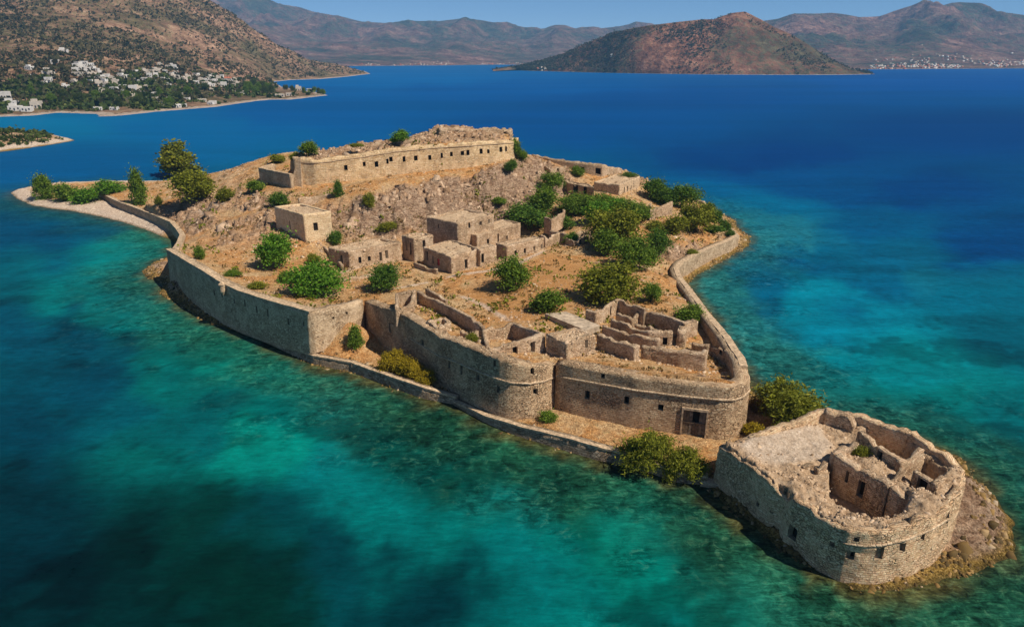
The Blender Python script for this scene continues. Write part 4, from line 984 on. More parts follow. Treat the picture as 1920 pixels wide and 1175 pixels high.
q = np.stack([ii[:-1, :-1], ii[:-1, 1:], ii[1:, 1:], ii[1:, :-1]], -1).reshape(-1, 4)
q = q[(sdb.ravel()[q] > 0.1).all(1)]
used2 = np.unique(q); rm = np.full(n_ * m_, -1); rm[used2] = np.arange(len(used2))
t = NT('bastion_rubble'); p = t.pos(); n2 = t.noise(p, 0.9, 6, 0.7); n3 = t.noise(p, 3.2, 5, 0.7); vo = t.voro(p, 2.2, 'F1', 'Distance')
cc = t.ramp(n2, [(0.3, (0.20, 0.12, 0.065, 1)), (0.48, (0.42, 0.28, 0.165, 1)), (0.62, (0.52, 0.37, 0.235, 1)), (0.75, (0.38, 0.21, 0.085, 1))])
cc = t.mix(t.attr('floor'), cc, t.ramp(n2, [(0.35, (0.42, 0.31, 0.215, 1)), (0.6, (0.56, 0.44, 0.325, 1)), (0.7, (0.66, 0.55, 0.44, 1))]))
M['rubble'] = t.done(t.mix(0.55, cc, t.ramp(n3, [(0.3, 0.22), (0.7, 0.78)]), 'OVERLAY'), 0.97, t.bump(n2, 0.8, 0.4, t.bump(n3, .9, .22, t.bump(vo, .6, .15))), 0.05)
npmesh('terrace', np.stack([BX.ravel(), BY.ravel(), BZ.ravel()], -1)[used2], rm[q], M['rubble'], bas, True, None, {'floor': ('FLOAT', (flat * 0.85).ravel()[used2])})
def hb(x, y):
    i = np.clip(((y - gy2[0]) / 0.32).astype(int), 0, n_ - 1); j = np.clip(((x - gx2[0]) / 0.32).astype(int), 0, m_ - 1)
    return BZ[i, j], sdb[i, j]

# ------------------------------------------------------------------ scattered stuff: stones, shore rocks, dry scrub
def stones_mesh(name, P, size, mat, label, seed, jit=0.13, tall=0.75):
    """deformed low blocks, all in one uncountable mass"""
    r = np.random.default_rng(seed); n = len(P)
    base = np.array([(-1, -1, -1), (1, -1, -1), (1, 1, -1), (-1, 1, -1), (-.7, -.7, .7), (.7, -.7, .8), (.7, .7, .7), (-.7, .7, .8)], float) * 0.5
    V = base[None] + r.normal(0, jit, (n, 8, 3))
    s = np.asarray(size)[:, None, None] * r.uniform(0.6, 1.25, (n, 1, 3)) * np.array([1, 1, tall])
    V = V * s
    a = r.uniform(0, 2 * pi, n); C, S = np.cos(a)[:, None], np.sin(a)[:, None]
    V = np.stack([V[..., 0] * C - V[..., 1] * S, V[..., 0] * S + V[..., 1] * C, V[..., 2]], -1) + np.asarray(P)[:, None, :]
    f = np.array([(4, 5, 6, 7), (0, 1, 5, 4), (1, 2, 6, 5), (2, 3, 7, 6), (3, 0, 4, 7)])
    F_ = (f[None] + (np.arange(n) * 8)[:, None, None]).reshape(-1, 4)
    o = npmesh(name, V.reshape(-1, 3), F_, mat)
    return tag(o, label, None, None, 'stuff')
def leaf_quads(C, size, seed, aspect=1.0, up=0.0):
    r = np.random.default_rng(seed); n = len(C)
    d = r.normal(0, 1, (n, 3)); d[:, 2] += up; d /= np.linalg.norm(d, axis=1)[:, None]
    u = np.cross(d, r.normal(0, 1, (n, 3))); u /= np.linalg.norm(u, axis=1)[:, None] + 1e-9
    s = np.asarray(size)[:, None] * 0.5
    a = d * s * aspect; b = u * s
    V = np.stack([C - a, C + b * .8, C + a, C - b * .8], 1).reshape(-1, 3)
    return V, np.arange(n * 4).reshape(n, 4)
t = NT('loose_stone'); r_ = t.node('ShaderNodeNewGeometry').outputs['Random Per Island']
M['loose'] = t.done(t.ramp(r_, [(0.0, (0.20, 0.13, 0.075, 1)), (0.5, (0.43, 0.29, 0.18, 1)), (1.0, (0.58, 0.43, 0.29, 1))]), 0.95, t.bump(t.noise(t.pos(), 4, 3), .5, .05), 0.05)
t = NT('wet_shore_rock'); r_ = t.node('ShaderNodeNewGeometry').outputs['Random Per Island']
M['wetrock'] = t.done(t.ramp(r_, [(0.0, (0.06, 0.04, 0.014, 1)), (0.5, (0.17, 0.10, 0.03, 1)), (0.85, (0.30, 0.18, 0.06, 1)), (1.0, (0.38, 0.28, 0.18, 1))]), 0.85, t.bump(t.noise(t.pos(), 5, 3), .5, .05), 0.2)
iy, ix = np.nonzero((sdm > 2) & (wm > 0.9))
pick = rng.choice(len(iy), 60000)
fx = X[iy[pick], ix[pick]] + rng.uniform(-.3, .3, len(pick)); fy = Y[iy[pick], ix[pick]] + rng.uniform(-.3, .3, len(pick))
dens = sstep(-0.05, 0.4, fbm(fx / 9, fy / 9, 201, 4)) + 0.8 * sstep(170, 130, fy) * sstep(-0.2, 0.3, fbm(fx / 5, fy / 5, 205, 3)) + 1.2 * (sdist(fx, fy, FORTPOLY) > 2)
k = rng.uniform(0, 1, len(fx)) < dens * 0.42 + 0.05
fx, fy = fx[k], fy[k]
stones_mesh('loose_stones', np.stack([fx, fy, hz(fx, fy)], -1), rng.gamma(1.6, 0.12, len(fx)) + 0.10, M['loose'], 'loose pale stones and rubble strewn over the dry ground of the island', 3)
iy, ix = np.nonzero((sds > -1.6) & (sds < 3.2) & (sdm < -0.3) & (X > -112))
pick = rng.choice(len(iy), 15000)
fx = X[iy[pick], ix[pick]] + rng.uniform(-.3, .3, len(pick)); fy = Y[iy[pick], ix[pick]] + rng.uniform(-.3, .3, len(pick))
k = rng.uniform(0, 1, len(fx)) < 0.25 + 0.6 * sstep(-0.1, 0.3, fbm(fx / 4, fy / 4, 211, 3))
fx, fy = fx[k], fy[k]
stones_mesh('shore_rocks', np.stack([fx, fy, hz(fx, fy) + 0.05], -1), rng.gamma(2.0, 0.13, len(fx)) + 0.15, M['wetrock'], 'brown weedy rocks along the waterline of the island', 5)
# fallen stones along the foot of houses and ruins and on their roofs
Pq = []
for w in RUB:
    n = int(w.S[-1] * 5)
    a = rng.uniform(0, w.S[-1], n); e = w.ev(a, np.zeros(n), -np.abs(rng.normal(0, 0.9, n)) * np.where(rng.uniform(0, 1, n) < .75, 1, -1))
    k = fbm(e[:, 0] / 3, e[:, 1] / 3, 219, 3) > -0.05
    Pq.append(np.stack([e[k, 0], e[k, 1], hz(e[k, 0], e[k, 1]) + 0.05], -1))
for RX_, RY_, RZ_ in ROOFS:
    k = rng.uniform(0, 1, len(RX_)) < 0.16
    Pq.append(np.stack([RX_[k], RY_[k], RZ_[k] + 0.04], -1))
Pq = np.concatenate(Pq)
stones_mesh('fallen_stones', Pq, rng.gamma(1.8, 0.11, len(Pq)) + 0.12, M['loose'], 'tumbled building stones round the feet and on the roofs of the ruined houses', 13)
iy, ix = np.nonzero((rock > 0.45) & (sdm > 4) & (sdf < -1))
pick = rng.choice(len(iy), 2600)
fx = X[iy[pick], ix[pick]]; fy = Y[iy[pick], ix[pick]]
k = fbm(fx / 7, fy / 7, 217, 3) > -0.12
fx, fy = fx[k], fy[k]
t = NT('outcrop_rock'); r_ = t.node('ShaderNodeNewGeometry').outputs['Random Per Island']; n2 = t.noise(t.vmul(t.pos(), (1.6, 1.6, 0.5)), 1.6, 6, 0.7)
cc = t.mix(0.6, t.ramp(r_, [(0.0, (0.24, 0.145, 0.08, 1)), (0.5, (0.38, 0.24, 0.145, 1)), (1.0, (0.52, 0.365, 0.24, 1))]), t.ramp(n2, [(0.35, 0.15), (0.65, 0.8)]), 'OVERLAY')
M['outcrop'] = t.done(cc, 0.97, t.bump(n2, 1.0, 0.3), 0.05)
stones_mesh('rock_outcrops', np.stack([fx, fy, hz(fx, fy) - 0.1], -1), rng.gamma(2.0, 0.30, len(fx)) + 0.3, M['outcrop'], 'craggy rock outcrops breaking through the slope below the summit battery', 15, 0.2, 0.95)
iy, ix = np.nonzero(sdf > 3)
pick = rng.choice(len(iy), 1100)
fx = X[iy[pick], ix[pick]]; fy = Y[iy[pick], ix[pick]]
stones_mesh('summit_rubble', np.stack([fx, fy, hz(fx, fy)], -1), rng.gamma(1.6, 0.35, len(fx)) + 0.25, M['outcrop'], 'heaped rubble blocks on top of the summit battery', 17, 0.2, 0.8)
# bastion rubble
fx = rng.uniform(b0[:, 0].min(), b0[:, 0].max(), 5200); fy = rng.uniform(b0[:, 1].min(), b0[:, 1].max(), 5200)
z_, s_ = hb(fx, fy)
jj = np.clip(((fx - gx2[0]) / 0.32).astype(int), 0, m_ - 1); kk = np.clip(((fy - gy2[0]) / 0.32).astype(int), 0, n_ - 1)
k = (s_ > 0.4) & (z_ > 3.5) & (rng.uniform(0, 1, len(fx)) > flat[kk, jj] * 0.93) & (rng.uniform(0, 1, len(fx)) < 0.25 + 0.7 * sstep(-.1, .3, fbm(fx / 3, fy / 3, 221, 3)))
o = stones_mesh('fallen_rubble', np.stack([fx[k], fy[k], z_[k]], -1) - np.array(bas.location), rng.gamma(2.0, 0.085, k.sum()) + 0.08, M['loose'], None, 7)
o.parent = bas
def tufts(name, label, px0, px1, py0, py1, n, size, mat, seed, cond=None):
    r = np.random.default_rng(seed); C = []; Sz = []
    for _ in range(n):
        h = hit(r.uniform(px0, px1), r.uniform(py0, py1))
        if h[2] < 2.2: continue
        if cond is not None and not cond(h): continue
        s = size * r.uniform(0.5, 1.5)
        q = r.normal(0, 1, (9, 3)) * np.array([.36, .36, .2]) * s + np.array([h[0], h[1], h[2] + s * 0.22])
        C.append(q); Sz += [s * 0.5] * 9
    V, F_ = leaf_quads(np.concatenate(C), np.array(Sz), seed + 1, 1.0, 0.8)
    return tag(npmesh(name, V, F_, mat), label, None, None, 'stuff')
okf = lambda h: fbm(np.array(h[0] / 8), np.array(h[1] / 8), 231, 4) > -0.02 and float(sdist(np.array([h[0]]), np.array([h[1]]), MAINPOLY)[0]) > 2.5
tufts('dry_scrub', 'dry yellow-brown scrub tufts scattered over the island slopes', 200, 1390, 240, 720, 6500, 0.8, M['leaf_dry'], 51, okf)
okg = lambda h: fbm(np.array(h[0] / 11), np.array(h[1] / 11), 237, 4) > 0.12 and float(sdist(np.array([h[0]]), np.array([h[1]]), MAINPOLY)[0]) > 2.5
tufts('green_scrub', 'small olive-green scrub patches scattered over the island slopes', 200, 1390, 240, 640, 2200, 1.25, M['leaf_olive'], 53, okg)

# ------------------------------------------------------------------ trees and bushes on the island
def crown_mesh(name, lobes, n, leaf, seed, aspect=1.3, up=0.0, clumps=70, tight=0.10):
    r = np.random.default_rng(seed)
    L = np.array(lobes, float)
    pr = L[:, 3] ** 2; pr /= pr.sum()
    li = r.choice(len(L), clumps, p=pr)
    d = r.normal(0, 1, (clumps, 3)); d[:, 2] += 0.25; d /= np.linalg.norm(d, axis=1)[:, None]
    cc = L[li, :3] + d * (L[li, 3] * r.uniform(0.5, 1.15, clumps))[:, None]
    cs = r.uniform(0.45, 1.6, clumps) * tight
    k = r.integers(0, clumps, n)
    C = cc[k] + r.normal(0, 1, (n, 3)) * cs[k][:, None]
    # inner fill
    m = n // 7; j = r.choice(len(L), m, p=pr)
    dd = r.normal(0, 1, (m, 3)); dd /= np.linalg.norm(dd, axis=1)[:, None]
    C[:m] = L[j, :3] + dd * (L[j, 3] * r.uniform(0.1, 0.8, m))[:, None]
    C[:, 2] = np.maximum(C[:, 2], 0.02)
    V, F_ = leaf_quads(C, leaf * r.uniform(0.6, 1.4, n), seed + 9, aspect, up)
    me = bpy.data.meshes.new(name)
    me.from_pydata(V.tolist(), [], F_.tolist())
    me.materials.append(M['leaf_green'])
    return me
CR = {}
CR['round'] = [crown_mesh('round_crown', [(0, 0, .5, .34), (.16, .1, .62, .26), (-.17, .05, .6, .27), (.05, -.2, .45, .26), (-.1, -.12, .72, .22), (.2, -.1, .35, .22), (-.24, -.05, .33, .2)], 6500, .046, s, clumps=130, tight=.085) for s in (1, 2)]
CR['wide'] = [crown_mesh('spreading_crown', [(0, 0, .5, .3), (.28, .05, .45, .24), (-.28, .0, .48, .25), (.1, -.25, .4, .22), (-.1, .22, .62, .24), (.15, .1, .72, .22), (-.2, -.2, .35, .2), (.36, -.12, .3, .16)], 7500, .042, s, clumps=160, tight=.075) for s in (3, 4)]
CR['tall'] = [crown_mesh('tall_crown', [(.1, 0, .76, .2), (-.22, .05, .62, .22), (.22, -.05, .55, .2), (0, .1, .5, .2), (-.25, -.05, .35, .17), (.05, 0, .25, .17)], 6500, .044, 5, clumps=120, tight=.05)]
CR['cone'] = [crown_mesh('cone_crown', [(0, 0, .2, .32), (.1, .05, .4, .27), (-.1, -.05, .48, .25), (0, 0, .68, .2), (.03, 0, .88, .11)], 5000, .046, 6, clumps=100, tight=.065)]
CR['bush'] = [crown_mesh('bush_crown', [(0, 0, .38, .3), (.25, .05, .32, .22), (-.26, 0, .35, .24), (0, -.2, .35, .24), (.08, .2, .5, .22), (-.12, .1, .62, .2), (.3, -.15, .25, .15)], 4500, .055, s, clumps=110, tight=.085) for s in (7, 8)]
CR['feather'] = [crown_mesh('feathery_crown', [(0, 0, .45, .3), (.25, .08, .42, .24), (-.26, 0, .42, .25), (.06, -.22, .36, .24), (.05, .1, .68, .22), (-.16, .12, .58, .2), (.36, -.05, .26, .16), (-.36, -.1, .24, .16)], 11000, .024, s, 3.2, 0.9, 190, .06) for s in (9, 10)]
def trunk_mesh(seed):
    r = random.Random(seed); m = MB()
    m.tube([(0, 0, -.06), (.01, 0, .12), (.0, .02, .28), (.02, .0, .5)], [.035, .028, .022, .012], 7)
    for k in range(5):
        a = k * 1.26 + r.random() * .6; z = .1 + .05 * k
        m.tube([(0, 0, z), (cos(a) * .12, sin(a) * .12, z + .12), (cos(a) * .26, sin(a) * .26, z + .28 + .1 * r.random())], [.02, .014, .006], 6)
    me = bpy.data.meshes.new('trunk'); me.from_pydata(m.v, [], m.f); me.materials.append(M['bark']); return me
TR = [trunk_mesh(s) for s in (1, 2, 3)]
tn = 0
def plant(name, label, cat, px, pb, wpx, hpx, kind, mat, group=None, zfix=None, rot=None):
    """px, pb: column and lowest row of the crown in the photo; wpx, hpx: its size there"""
    global tn
    tn += 1
    by = pb - 0.10 * hpx
    x, y, z = at(px, by, zfix) if zfix is not None else hit(px, by)
    d = depth(x, y, z)
    w = wpx * d / F_PX; h = hpx * 0.98 * d / F_PX
    root = empty(name, (x, y, z), label, cat, group)
    a = rot if rot is not None else tn * 2.399
    cr = bpy.data.objects.new('foliage', CR[kind][tn % len(CR[kind])]); link(cr, root)
    cr.scale = (w * 1.04, w * 1.04, h * 1.0); cr.rotation_euler = (0, 0, a)
    cr.material_slots[0].link = 'OBJECT'; cr.material_slots[0].material = M[mat]
    tk = bpy.data.objects.new('trunk' if 'tree' in name else 'stem', TR[tn % 3]); link(tk, root)
    tk.scale = (w, w, h * 1.15); tk.rotation_euler = (0, 0, a + 1)
    return root
plant('olive_tree', 'tall open-crowned olive-brown tree standing highest on the left tip', 'tree', 339, 338, 104, 76, 'tall', 'leaf_olive')
plant('pine_tree', 'slim dark pine beside the beach wall at the left end', 'tree', 264, 389, 44, 66, 'cone', 'leaf_green')
plant('olive_tree', 'rounded olive tree with a shadowed base below the tall open tree', 'tree', 368, 380, 80, 56, 'round', 'leaf_olive')
plant('green_bush', 'tiny bush right of the slim pine', 'bush', 298, 387, 15, 20, 'bush', 'leaf_olive')
plant('green_bush', 'leftmost peaked bush on the beach tip', 'bush', 86, 377, 52, 46, 'cone', 'leaf_green')
plant('green_bush', 'broad bush next to the beach, second on the tip', 'bush', 128, 379, 52, 36, 'bush', 'leaf_green')
plant('green_bush', 'low bush at the landward end of the beach thicket', 'bush', 164, 383, 48, 32, 'bush', 'leaf_bright')
plant('green_bush', 'flat bush behind the start of the beach wall', 'bush', 207, 364, 60, 26, 'bush', 'leaf_bright')
plant('green_tree', 'dark round tree against the sea left of the summit battery', 'tree', 579, 295, 36, 28, 'round', 'leaf_green')
plant('green_bush', 'bright bush growing on top of the battery rubble', 'bush', 752, 266, 36, 22, 'bush', 'leaf_bright', None, 32.0)
plant('green_bush', 'small bush left of the bright bush on the battery', 'bush', 737, 268, 18, 10, 'bush', 'leaf_bright', None, 31.4)
plant('green_tree', 'small dark conical tree just below the battery left end', 'tree', 635, 371, 28, 30, 'cone', 'leaf_dark')
plant('green_bush', 'dark bush above the tall storehouse', 'bush', 523, 389, 38, 30, 'bush', 'leaf_dark')
plant('green_bush', 'low bush under the outwork wall', 'bush', 480, 361, 38, 24, 'bush', 'leaf_green')
plant('bright_tree', 'bright green round tree left of the long house with a dark shadow', 'tree', 519, 509, 72, 68, 'round', 'leaf_bright')
plant('bright_tree', 'wide bright green tree nearest to the left curtain wall', 'tree', 594, 560, 98, 64, 'wide', 'leaf_bright')
plant('green_bush', 'small bush touching the left side of the wide bright tree', 'bush', 541, 532, 36, 28, 'bush', 'leaf_green')
plant('green_tree', 'dark green tree standing alone between the long house and the flank wall', 'tree', 721, 549, 62, 52, 'wide', 'leaf_dark')
plant('green_bush', 'small bush below the left end of the long house', 'bush', 588, 497, 28, 24, 'bush', 'leaf_olive')
plant('green_bush', 'upright bush on the earth bank outside the flank wall', 'bush', 668, 656, 42, 44, 'cone', 'leaf_green')
plant('golden_tamarisk', 'golden tamarisk bush on the quay, left and largest of three clumps', 'bush', 741, 703, 54, 48, 'feather', 'leaf_gold')
plant('golden_tamarisk', 'golden tamarisk bush on the quay, middle of three clumps', 'bush', 772, 715, 52, 44, 'feather', 'leaf_gold')
plant('golden_tamarisk', 'golden tamarisk bush on the quay, right and lowest of three clumps', 'bush', 799, 727, 44, 36, 'feather', 'leaf_gold')
plant('round_tree', 'neat round green tree alone in the middle of the sandy courtyard', 'tree', 959, 548, 72, 62, 'round', 'leaf_green')
plant('round_tree', 'small round tree in the front of the sandy courtyard', 'tree', 1028, 588, 60, 50, 'bush', 'leaf_green')
plant('olive_tree', 'broad olive tree behind the gabled ruin', 'tree', 1139, 573, 108, 74, 'wide', 'leaf_olive')
plant('green_tree', 'small dark tree right of the broad olive tree', 'tree', 1220, 569, 42, 38, 'round', 'leaf_green')
plant('green_bush', 'low green bush beside the right sea wall above the ruins', 'bush', 1292, 603, 56, 32, 'bush', 'leaf_green')
plant('green_tree', 'dense green tree at the front edge of the grove', 'tree', 1189, 510, 74, 62, 'wide', 'leaf_green')
plant('olive_tree', 'largest olive tree in the middle of the grove', 'tree', 1150, 472, 92, 76, 'round', 'leaf_olive')
plant('green_tree', 'dark tree at the lower left of the big grove olive', 'tree', 1138, 482, 60, 50, 'round', 'leaf_green')
plant('green_tree', 'dark round tree right of the grove with a shadow below', 'tree', 1231, 479, 54, 46, 'round', 'leaf_dark')
plant('olive_tree', 'yellow-green bush tree left of the pair near the headland', 'tree', 1267, 441, 54, 40, 'bush', 'leaf_olive')
plant('olive_tree', 'yellow-green round tree right of the pair near the headland', 'tree', 1303, 438, 62, 54, 'round', 'leaf_olive')
plant('green_tree', 'dark green spreading tree right behind the upper house', 'tree', 990, 432, 82, 46, 'wide', 'leaf_dark')
plant('green_tree', 'loose green tree below the cliff and left of the grove', 'tree', 1021, 402, 56, 48, 'round', 'leaf_green')
plant('green_tree', 'leftmost tree in the back row of the grove', 'tree', 1078, 404, 58, 38, 'wide', 'leaf_green')
plant('green_tree', 'middle tree in the back row of the grove below the doorway ruin', 'tree', 1118, 400, 58, 34, 'round', 'leaf_green')
plant('bright_tree', 'bright tree in the back row of the grove below the pale bastion house', 'tree', 1150, 403, 58, 30, 'wide', 'leaf_bright')
plant('green_tree', 'rightmost tree in the back row of the grove', 'tree', 1190, 415, 66, 36, 'wide', 'leaf_green')
plant('green_tree', 'olive-green tree in front of the back row of the grove', 'tree', 1118, 422, 56, 42, 'round', 'leaf_bright')
plant('green_tree', 'round tree above the grove by the doorway ruin', 'tree', 1035, 356, 44, 30, 'round', 'leaf_green')
plant('green_bush', 'bush inside the broken garden house', 'bush', 1056, 434, 40, 32, 'bush', 'leaf_dark')
plant('green_bush', 'small light bush by the orchard wall', 'bush', 1072, 459, 30, 24, 'bush', 'leaf_bright')
plant('green_tree', 'dark tree right behind the pale bastion house', 'tree', 1227, 378, 52, 42, 'round', 'leaf_dark')
plant('green_tree', 'dark tree on the headland edge against the water', 'tree', 1277, 394, 66, 46, 'wide', 'leaf_dark')
plant('green_tree', 'dark tree between the bastion house and the headland edge', 'tree', 1250, 388, 50, 34, 'round', 'leaf_dark')
for k, (a, b, w_, h_) in enumerate([(1330, 405, 24, 26), (1343, 420, 26, 28), (1358, 436, 26, 26), (1338, 440, 38, 20), (1369, 446, 20, 16)]):
    plant('ivy_bush', ['uppermost ivy clump spilling over the headland parapet', 'second ivy clump along the headland parapet', 'third ivy clump along the headland parapet', 'low ivy clump creeping left of the headland parapet', 'lowest ivy clump at the headland parapet end'][k], 'bush', a, b, w_, h_, 'bush', 'leaf_dark')
plant('tamarisk_tree', 'big feathery tamarisk between the gate bastion and the sea bastion', 'tree', 1476, 806, 134, 98, 'feather', 'leaf_olive', None, 1.0)
plant('tamarisk_tree', 'big feathery tamarisk in front of the gate on the quay, left half', 'tree', 1212, 884, 100, 80, 'feather', 'leaf_olive')
plant('tamarisk_tree', 'green tamarisk overhanging the water beside the sea bastion corner', 'tree', 1284, 902, 76, 66, 'feather', 'leaf_olive')
plant('dry_bush', 'yellow dry bush at the foot of the gate bastion round corner', 'bush', 1412, 818, 46, 28, 'bush', 'leaf_gold')
plant('dry_bush', 'dark scrub clump behind the gate bastion right corner', 'bush', 1420, 782, 44, 46, 'bush', 'leaf_dry', None, 1.0)
plant('green_bush', 'small green bush at the foot of the rounded bastion corner', 'bush', 1028, 790, 36, 21, 'bush', 'leaf_green')
plant('green_bush', 'grassy tuft inside the sea bastion', 'bush', 1612, 862, 32, 30, 'bush', 'leaf_olive', None, 6.4)
plant('green_bush', 'dark ivy bush hanging on the right end of the summit battery', 'bush', 966, 290, 24, 30, 'bush', 'leaf_green', None, 26.5)
plant('green_bush', 'bush on the steep slope right of the summit battery', 'bush', 978, 303, 26, 24, 'bush', 'leaf_green')
plant('green_bush', 'small bush below the right end of the summit battery', 'bush', 958, 323, 26, 24, 'bush', 'leaf_dark')
plant('green_bush', 'small shrub behind the shaded bastion wall among rubble', 'bush', 886, 644, 22, 22, 'bush', 'leaf_olive')
plant('green_bush', 'lone shrub near the top of the left curtain wall', 'bush', 375, 489, 22, 30, 'bush', 'leaf_green')
plant('green_bush', 'shrub at the right foot of the tall storehouse', 'bush', 630, 459, 30, 28, 'bush', 'leaf_dark')
plant('green_bush', 'shrub below the ridge wall', 'bush', 1083, 331, 28, 20, 'bush', 'leaf_green')
plant('green_bush', 'shrub on the pale path left of the rocky slope', 'bush', 424, 381, 32, 30, 'bush', 'leaf_olive')
plant('green_bush', 'shrub on the left skyline ridge', 'bush', 428, 318, 22, 14, 'bush', 'leaf_olive')
plant('green_bush', 'shrub in the gap between outwork wall and skyline', 'bush', 521, 308, 34, 20, 'bush', 'leaf_olive')
plant('green_bush', 'shrub next to the dark round tree on the skyline', 'bush', 553, 304, 22, 16, 'bush', 'leaf_olive')
plant('green_bush', 'low shrub on the ground inside the left curtain wall', 'bush', 437, 519, 30, 14, 'bush', 'leaf_green')
plant('green_bush', 'low shrub near the sea wall below the bright round tree', 'bush', 482, 543, 36, 16, 'bush', 'leaf_olive')
plant('green_bush', 'dry olive shrub on the cliff face above the long house', 'bush', 692, 392, 26, 32, 'bush', 'leaf_olive')
plant('green_bush', 'green shrub at the cliff foot behind the upper house', 'bush', 936, 383, 32, 14, 'bush', 'leaf_green')
plant('green_bush', 'yellowish shrub at the cliff foot behind the narrow house', 'bush', 727, 434, 40, 18, 'bush', 'leaf_olive')
plant('green_bush', 'dark shrub on the terrace right of the pale bastion house roof', 'bush', 1182, 335, 34, 12, 'bush', 'leaf_dark', None, 15.5)
plant('green_bush', 'shrub at the rim of the rubble summit below the skyline', 'bush', 668, 277, 30, 9, 'bush', 'leaf_olive', None, 30.5)
plant('green_bush', 'shrub between the grove and the headland pair', 'bush', 1228, 432, 36, 18, 'bush', 'leaf_olive')
plant('green_bush', 'low green bush inside the concave right sea wall', 'bush', 1298, 482, 26, 16, 'bush', 'leaf_olive')

# ------------------------------------------------------------------ hills round the bay
def hill_mat(name, a, b, c, veg, vegamt, scale, bumpd, vegscale=1.0):
    t = NT(name); p = t.pos()
    n1 = t.noise(p, 0.006 * scale, 7, 0.62, 0.4); n2 = t.noise(p, 0.035 * scale, 6, 0.68, 0.3); n3 = t.noise(p, 0.11 * scale * vegscale, 5, 0.7)
    col = t.ramp(t.math('ADD', t.math('MULTIPLY', n2, 0.6), t.math('MULTIPLY', n3, 0.4)), [(0.36, a), (0.5, b), (0.62, c)])
    vm = t.math('ADD', t.math('MULTIPLY', n1, 0.55), t.math('MULTIPLY', n3, 0.55))
    z = t.sep(p)[2]
    col = t.mix(t.math('MULTIPLY', t.ramp(vm, [(0.50, 0.0), (0.61, 1.0)]), vegamt), col, t.mix(n2, veg, tuple(x * 1.7 for x in veg[:3]) + (1,)))
    col = t.mix(0.6, col, t.ramp(n3, [(0.34, 0.2), (0.66, 0.82)]), 'OVERLAY')
    col = t.mix(0.5, col, t.ramp(n2, [(0.34, 0.25), (0.66, 0.8)]), 'OVERLAY')
    sh = t.math('LESS_THAN', t.math('SUBTRACT', z, t.math('MULTIPLY', n3, 2.4)), 0.0 - 0.2)
    col = t.mix(t.math('MULTIPLY', sh, 0.8), col, (0.50, 0.40, 0.31, 1))
    bb = t.bump(n2, 0.9, bumpd); bb = t.bump(n3, 0.9, bumpd * 0.35, bb)
    return t.done(col, 0.98, bb, 0.05)
M['hill'] = hill_mat('near_hillside', (0.17, 0.095, 0.06, 1), (0.29, 0.165, 0.10, 1), (0.40, 0.255, 0.165, 1), (0.045, 0.048, 0.018, 1), 0.8, 1.0, 14)
M['head'] = hill_mat('headland_slope', (0.15, 0.062, 0.035, 1), (0.225, 0.10, 0.058, 1), (0.29, 0.145, 0.09, 1), (0.035, 0.04, 0.02, 1), 0.85, 0.5, 18)
M['mount'] = hill_mat('far_mountain', (0.17, 0.085, 0.06, 1), (0.29, 0.145, 0.10, 1), (0.40, 0.225, 0.165, 1), (0.045, 0.055, 0.03, 1), 0.9, 0.26, 120)

def radial_range(name, sky, shore, Yr, mat, nc=260, nr=70, prof=0.85, amp=0.16, gul=90.0, seed=1, over=0.35):
    """ridge along the photo's skyline at distance Yr, running down to a shoreline; both are (column, row[, Y]) lists"""
    pxs = np.linspace(sky[0][0], sky[-1][0], nc)
    rows = np.interp(pxs, [s[0] for s in sky], [s[1] for s in sky])
    yr = np.interp(pxs, [s[0] for s in sky], [s[2] if len(s) > 2 else Yr for s in sky])
    spx = np.interp(pxs, [s[0] for s in shore], [s[1] for s in shore]); srow = np.interp(pxs, [s[0] for s in shore], [s[2] for s in shore])
    sm = lambda v, w=31: np.convolve(np.pad(v, w // 2, mode='reflect', reflect_type='odd'), np.hanning(w + 2)[1:-1] / np.hanning(w + 2)[1:-1].sum(), 'valid')
    yr, srow = sm(yr), sm(srow)
    tt = np.r_[np.linspace(0, 1, nr), np.linspace(1, 1 + over, 14)[1:]]
    R = np.array([atY(a, b, y) for a, b, y in zip(pxs, rows, yr)]); S_ = np.array([at(a, b, 0) for a, b in zip(spx, srow)])
    XX = S_[:, None, 0] + (R[:, None, 0] - S_[:, None, 0]) * tt[None]; YY = S_[:, None, 1] + (R[:, None, 1] - S_[:, None, 1]) * tt[None]
    tb = np.clip(tt, 0, 1)[None]
    pr = tb ** prof * (1 - 0.0 * tb)
    back = np.clip((tt - 1) / over, 0, 1)[None]
    ZZ = R[:, None, 2] * pr * (1 - back * 0.75)
    env = np.clip(4 * tb * (1 - tb), 0, 1) ** 0.7 + 0.04 * tb
    g = (ridged(XX / gul / 3, YY / gul / 3, seed, 5) - 0.62) * 1.6 + 0.35 * fbm(XX / gul, YY / gul, seed + 9, 4)
    ZZ = ZZ * (1 + amp * env * g) + env * amp * g * 12
    ZZ = np.where(tt[None] <= 0, -2.0, np.maximum(ZZ, 0.3))
    n1, n2 = ZZ.shape; ii = np.arange(n1 * n2).reshape(n1, n2)
    q = np.stack([ii[:-1, :-1], ii[1:, :-1], ii[1:, 1:], ii[:-1, 1:]], -1).reshape(-1, 4)
    o = npmesh(name, np.stack([XX.ravel(), YY.ravel(), ZZ.ravel()], -1), q, mat, None, True)
    tag(o, kind='structure')
    return XX, YY, ZZ
FR = [(240, -30), (330, -14), (395, -4), (430, 0), (480, 0), (505, 3), (540, 14), (600, 25), (640, 31), (680, 41), (720, 43.5), (760, 43), (800, 42.5), (830, 39), (863, 35), (880, 37), (905, 38), (940, 45), (975, 51), (1000, 55), (1022, 53.5), (1040, 49), (1060, 50), (1080, 54), (1130, 53), (1165, 50), (1190, 45), (1230, 50), (1300, 58), (1380, 60)]
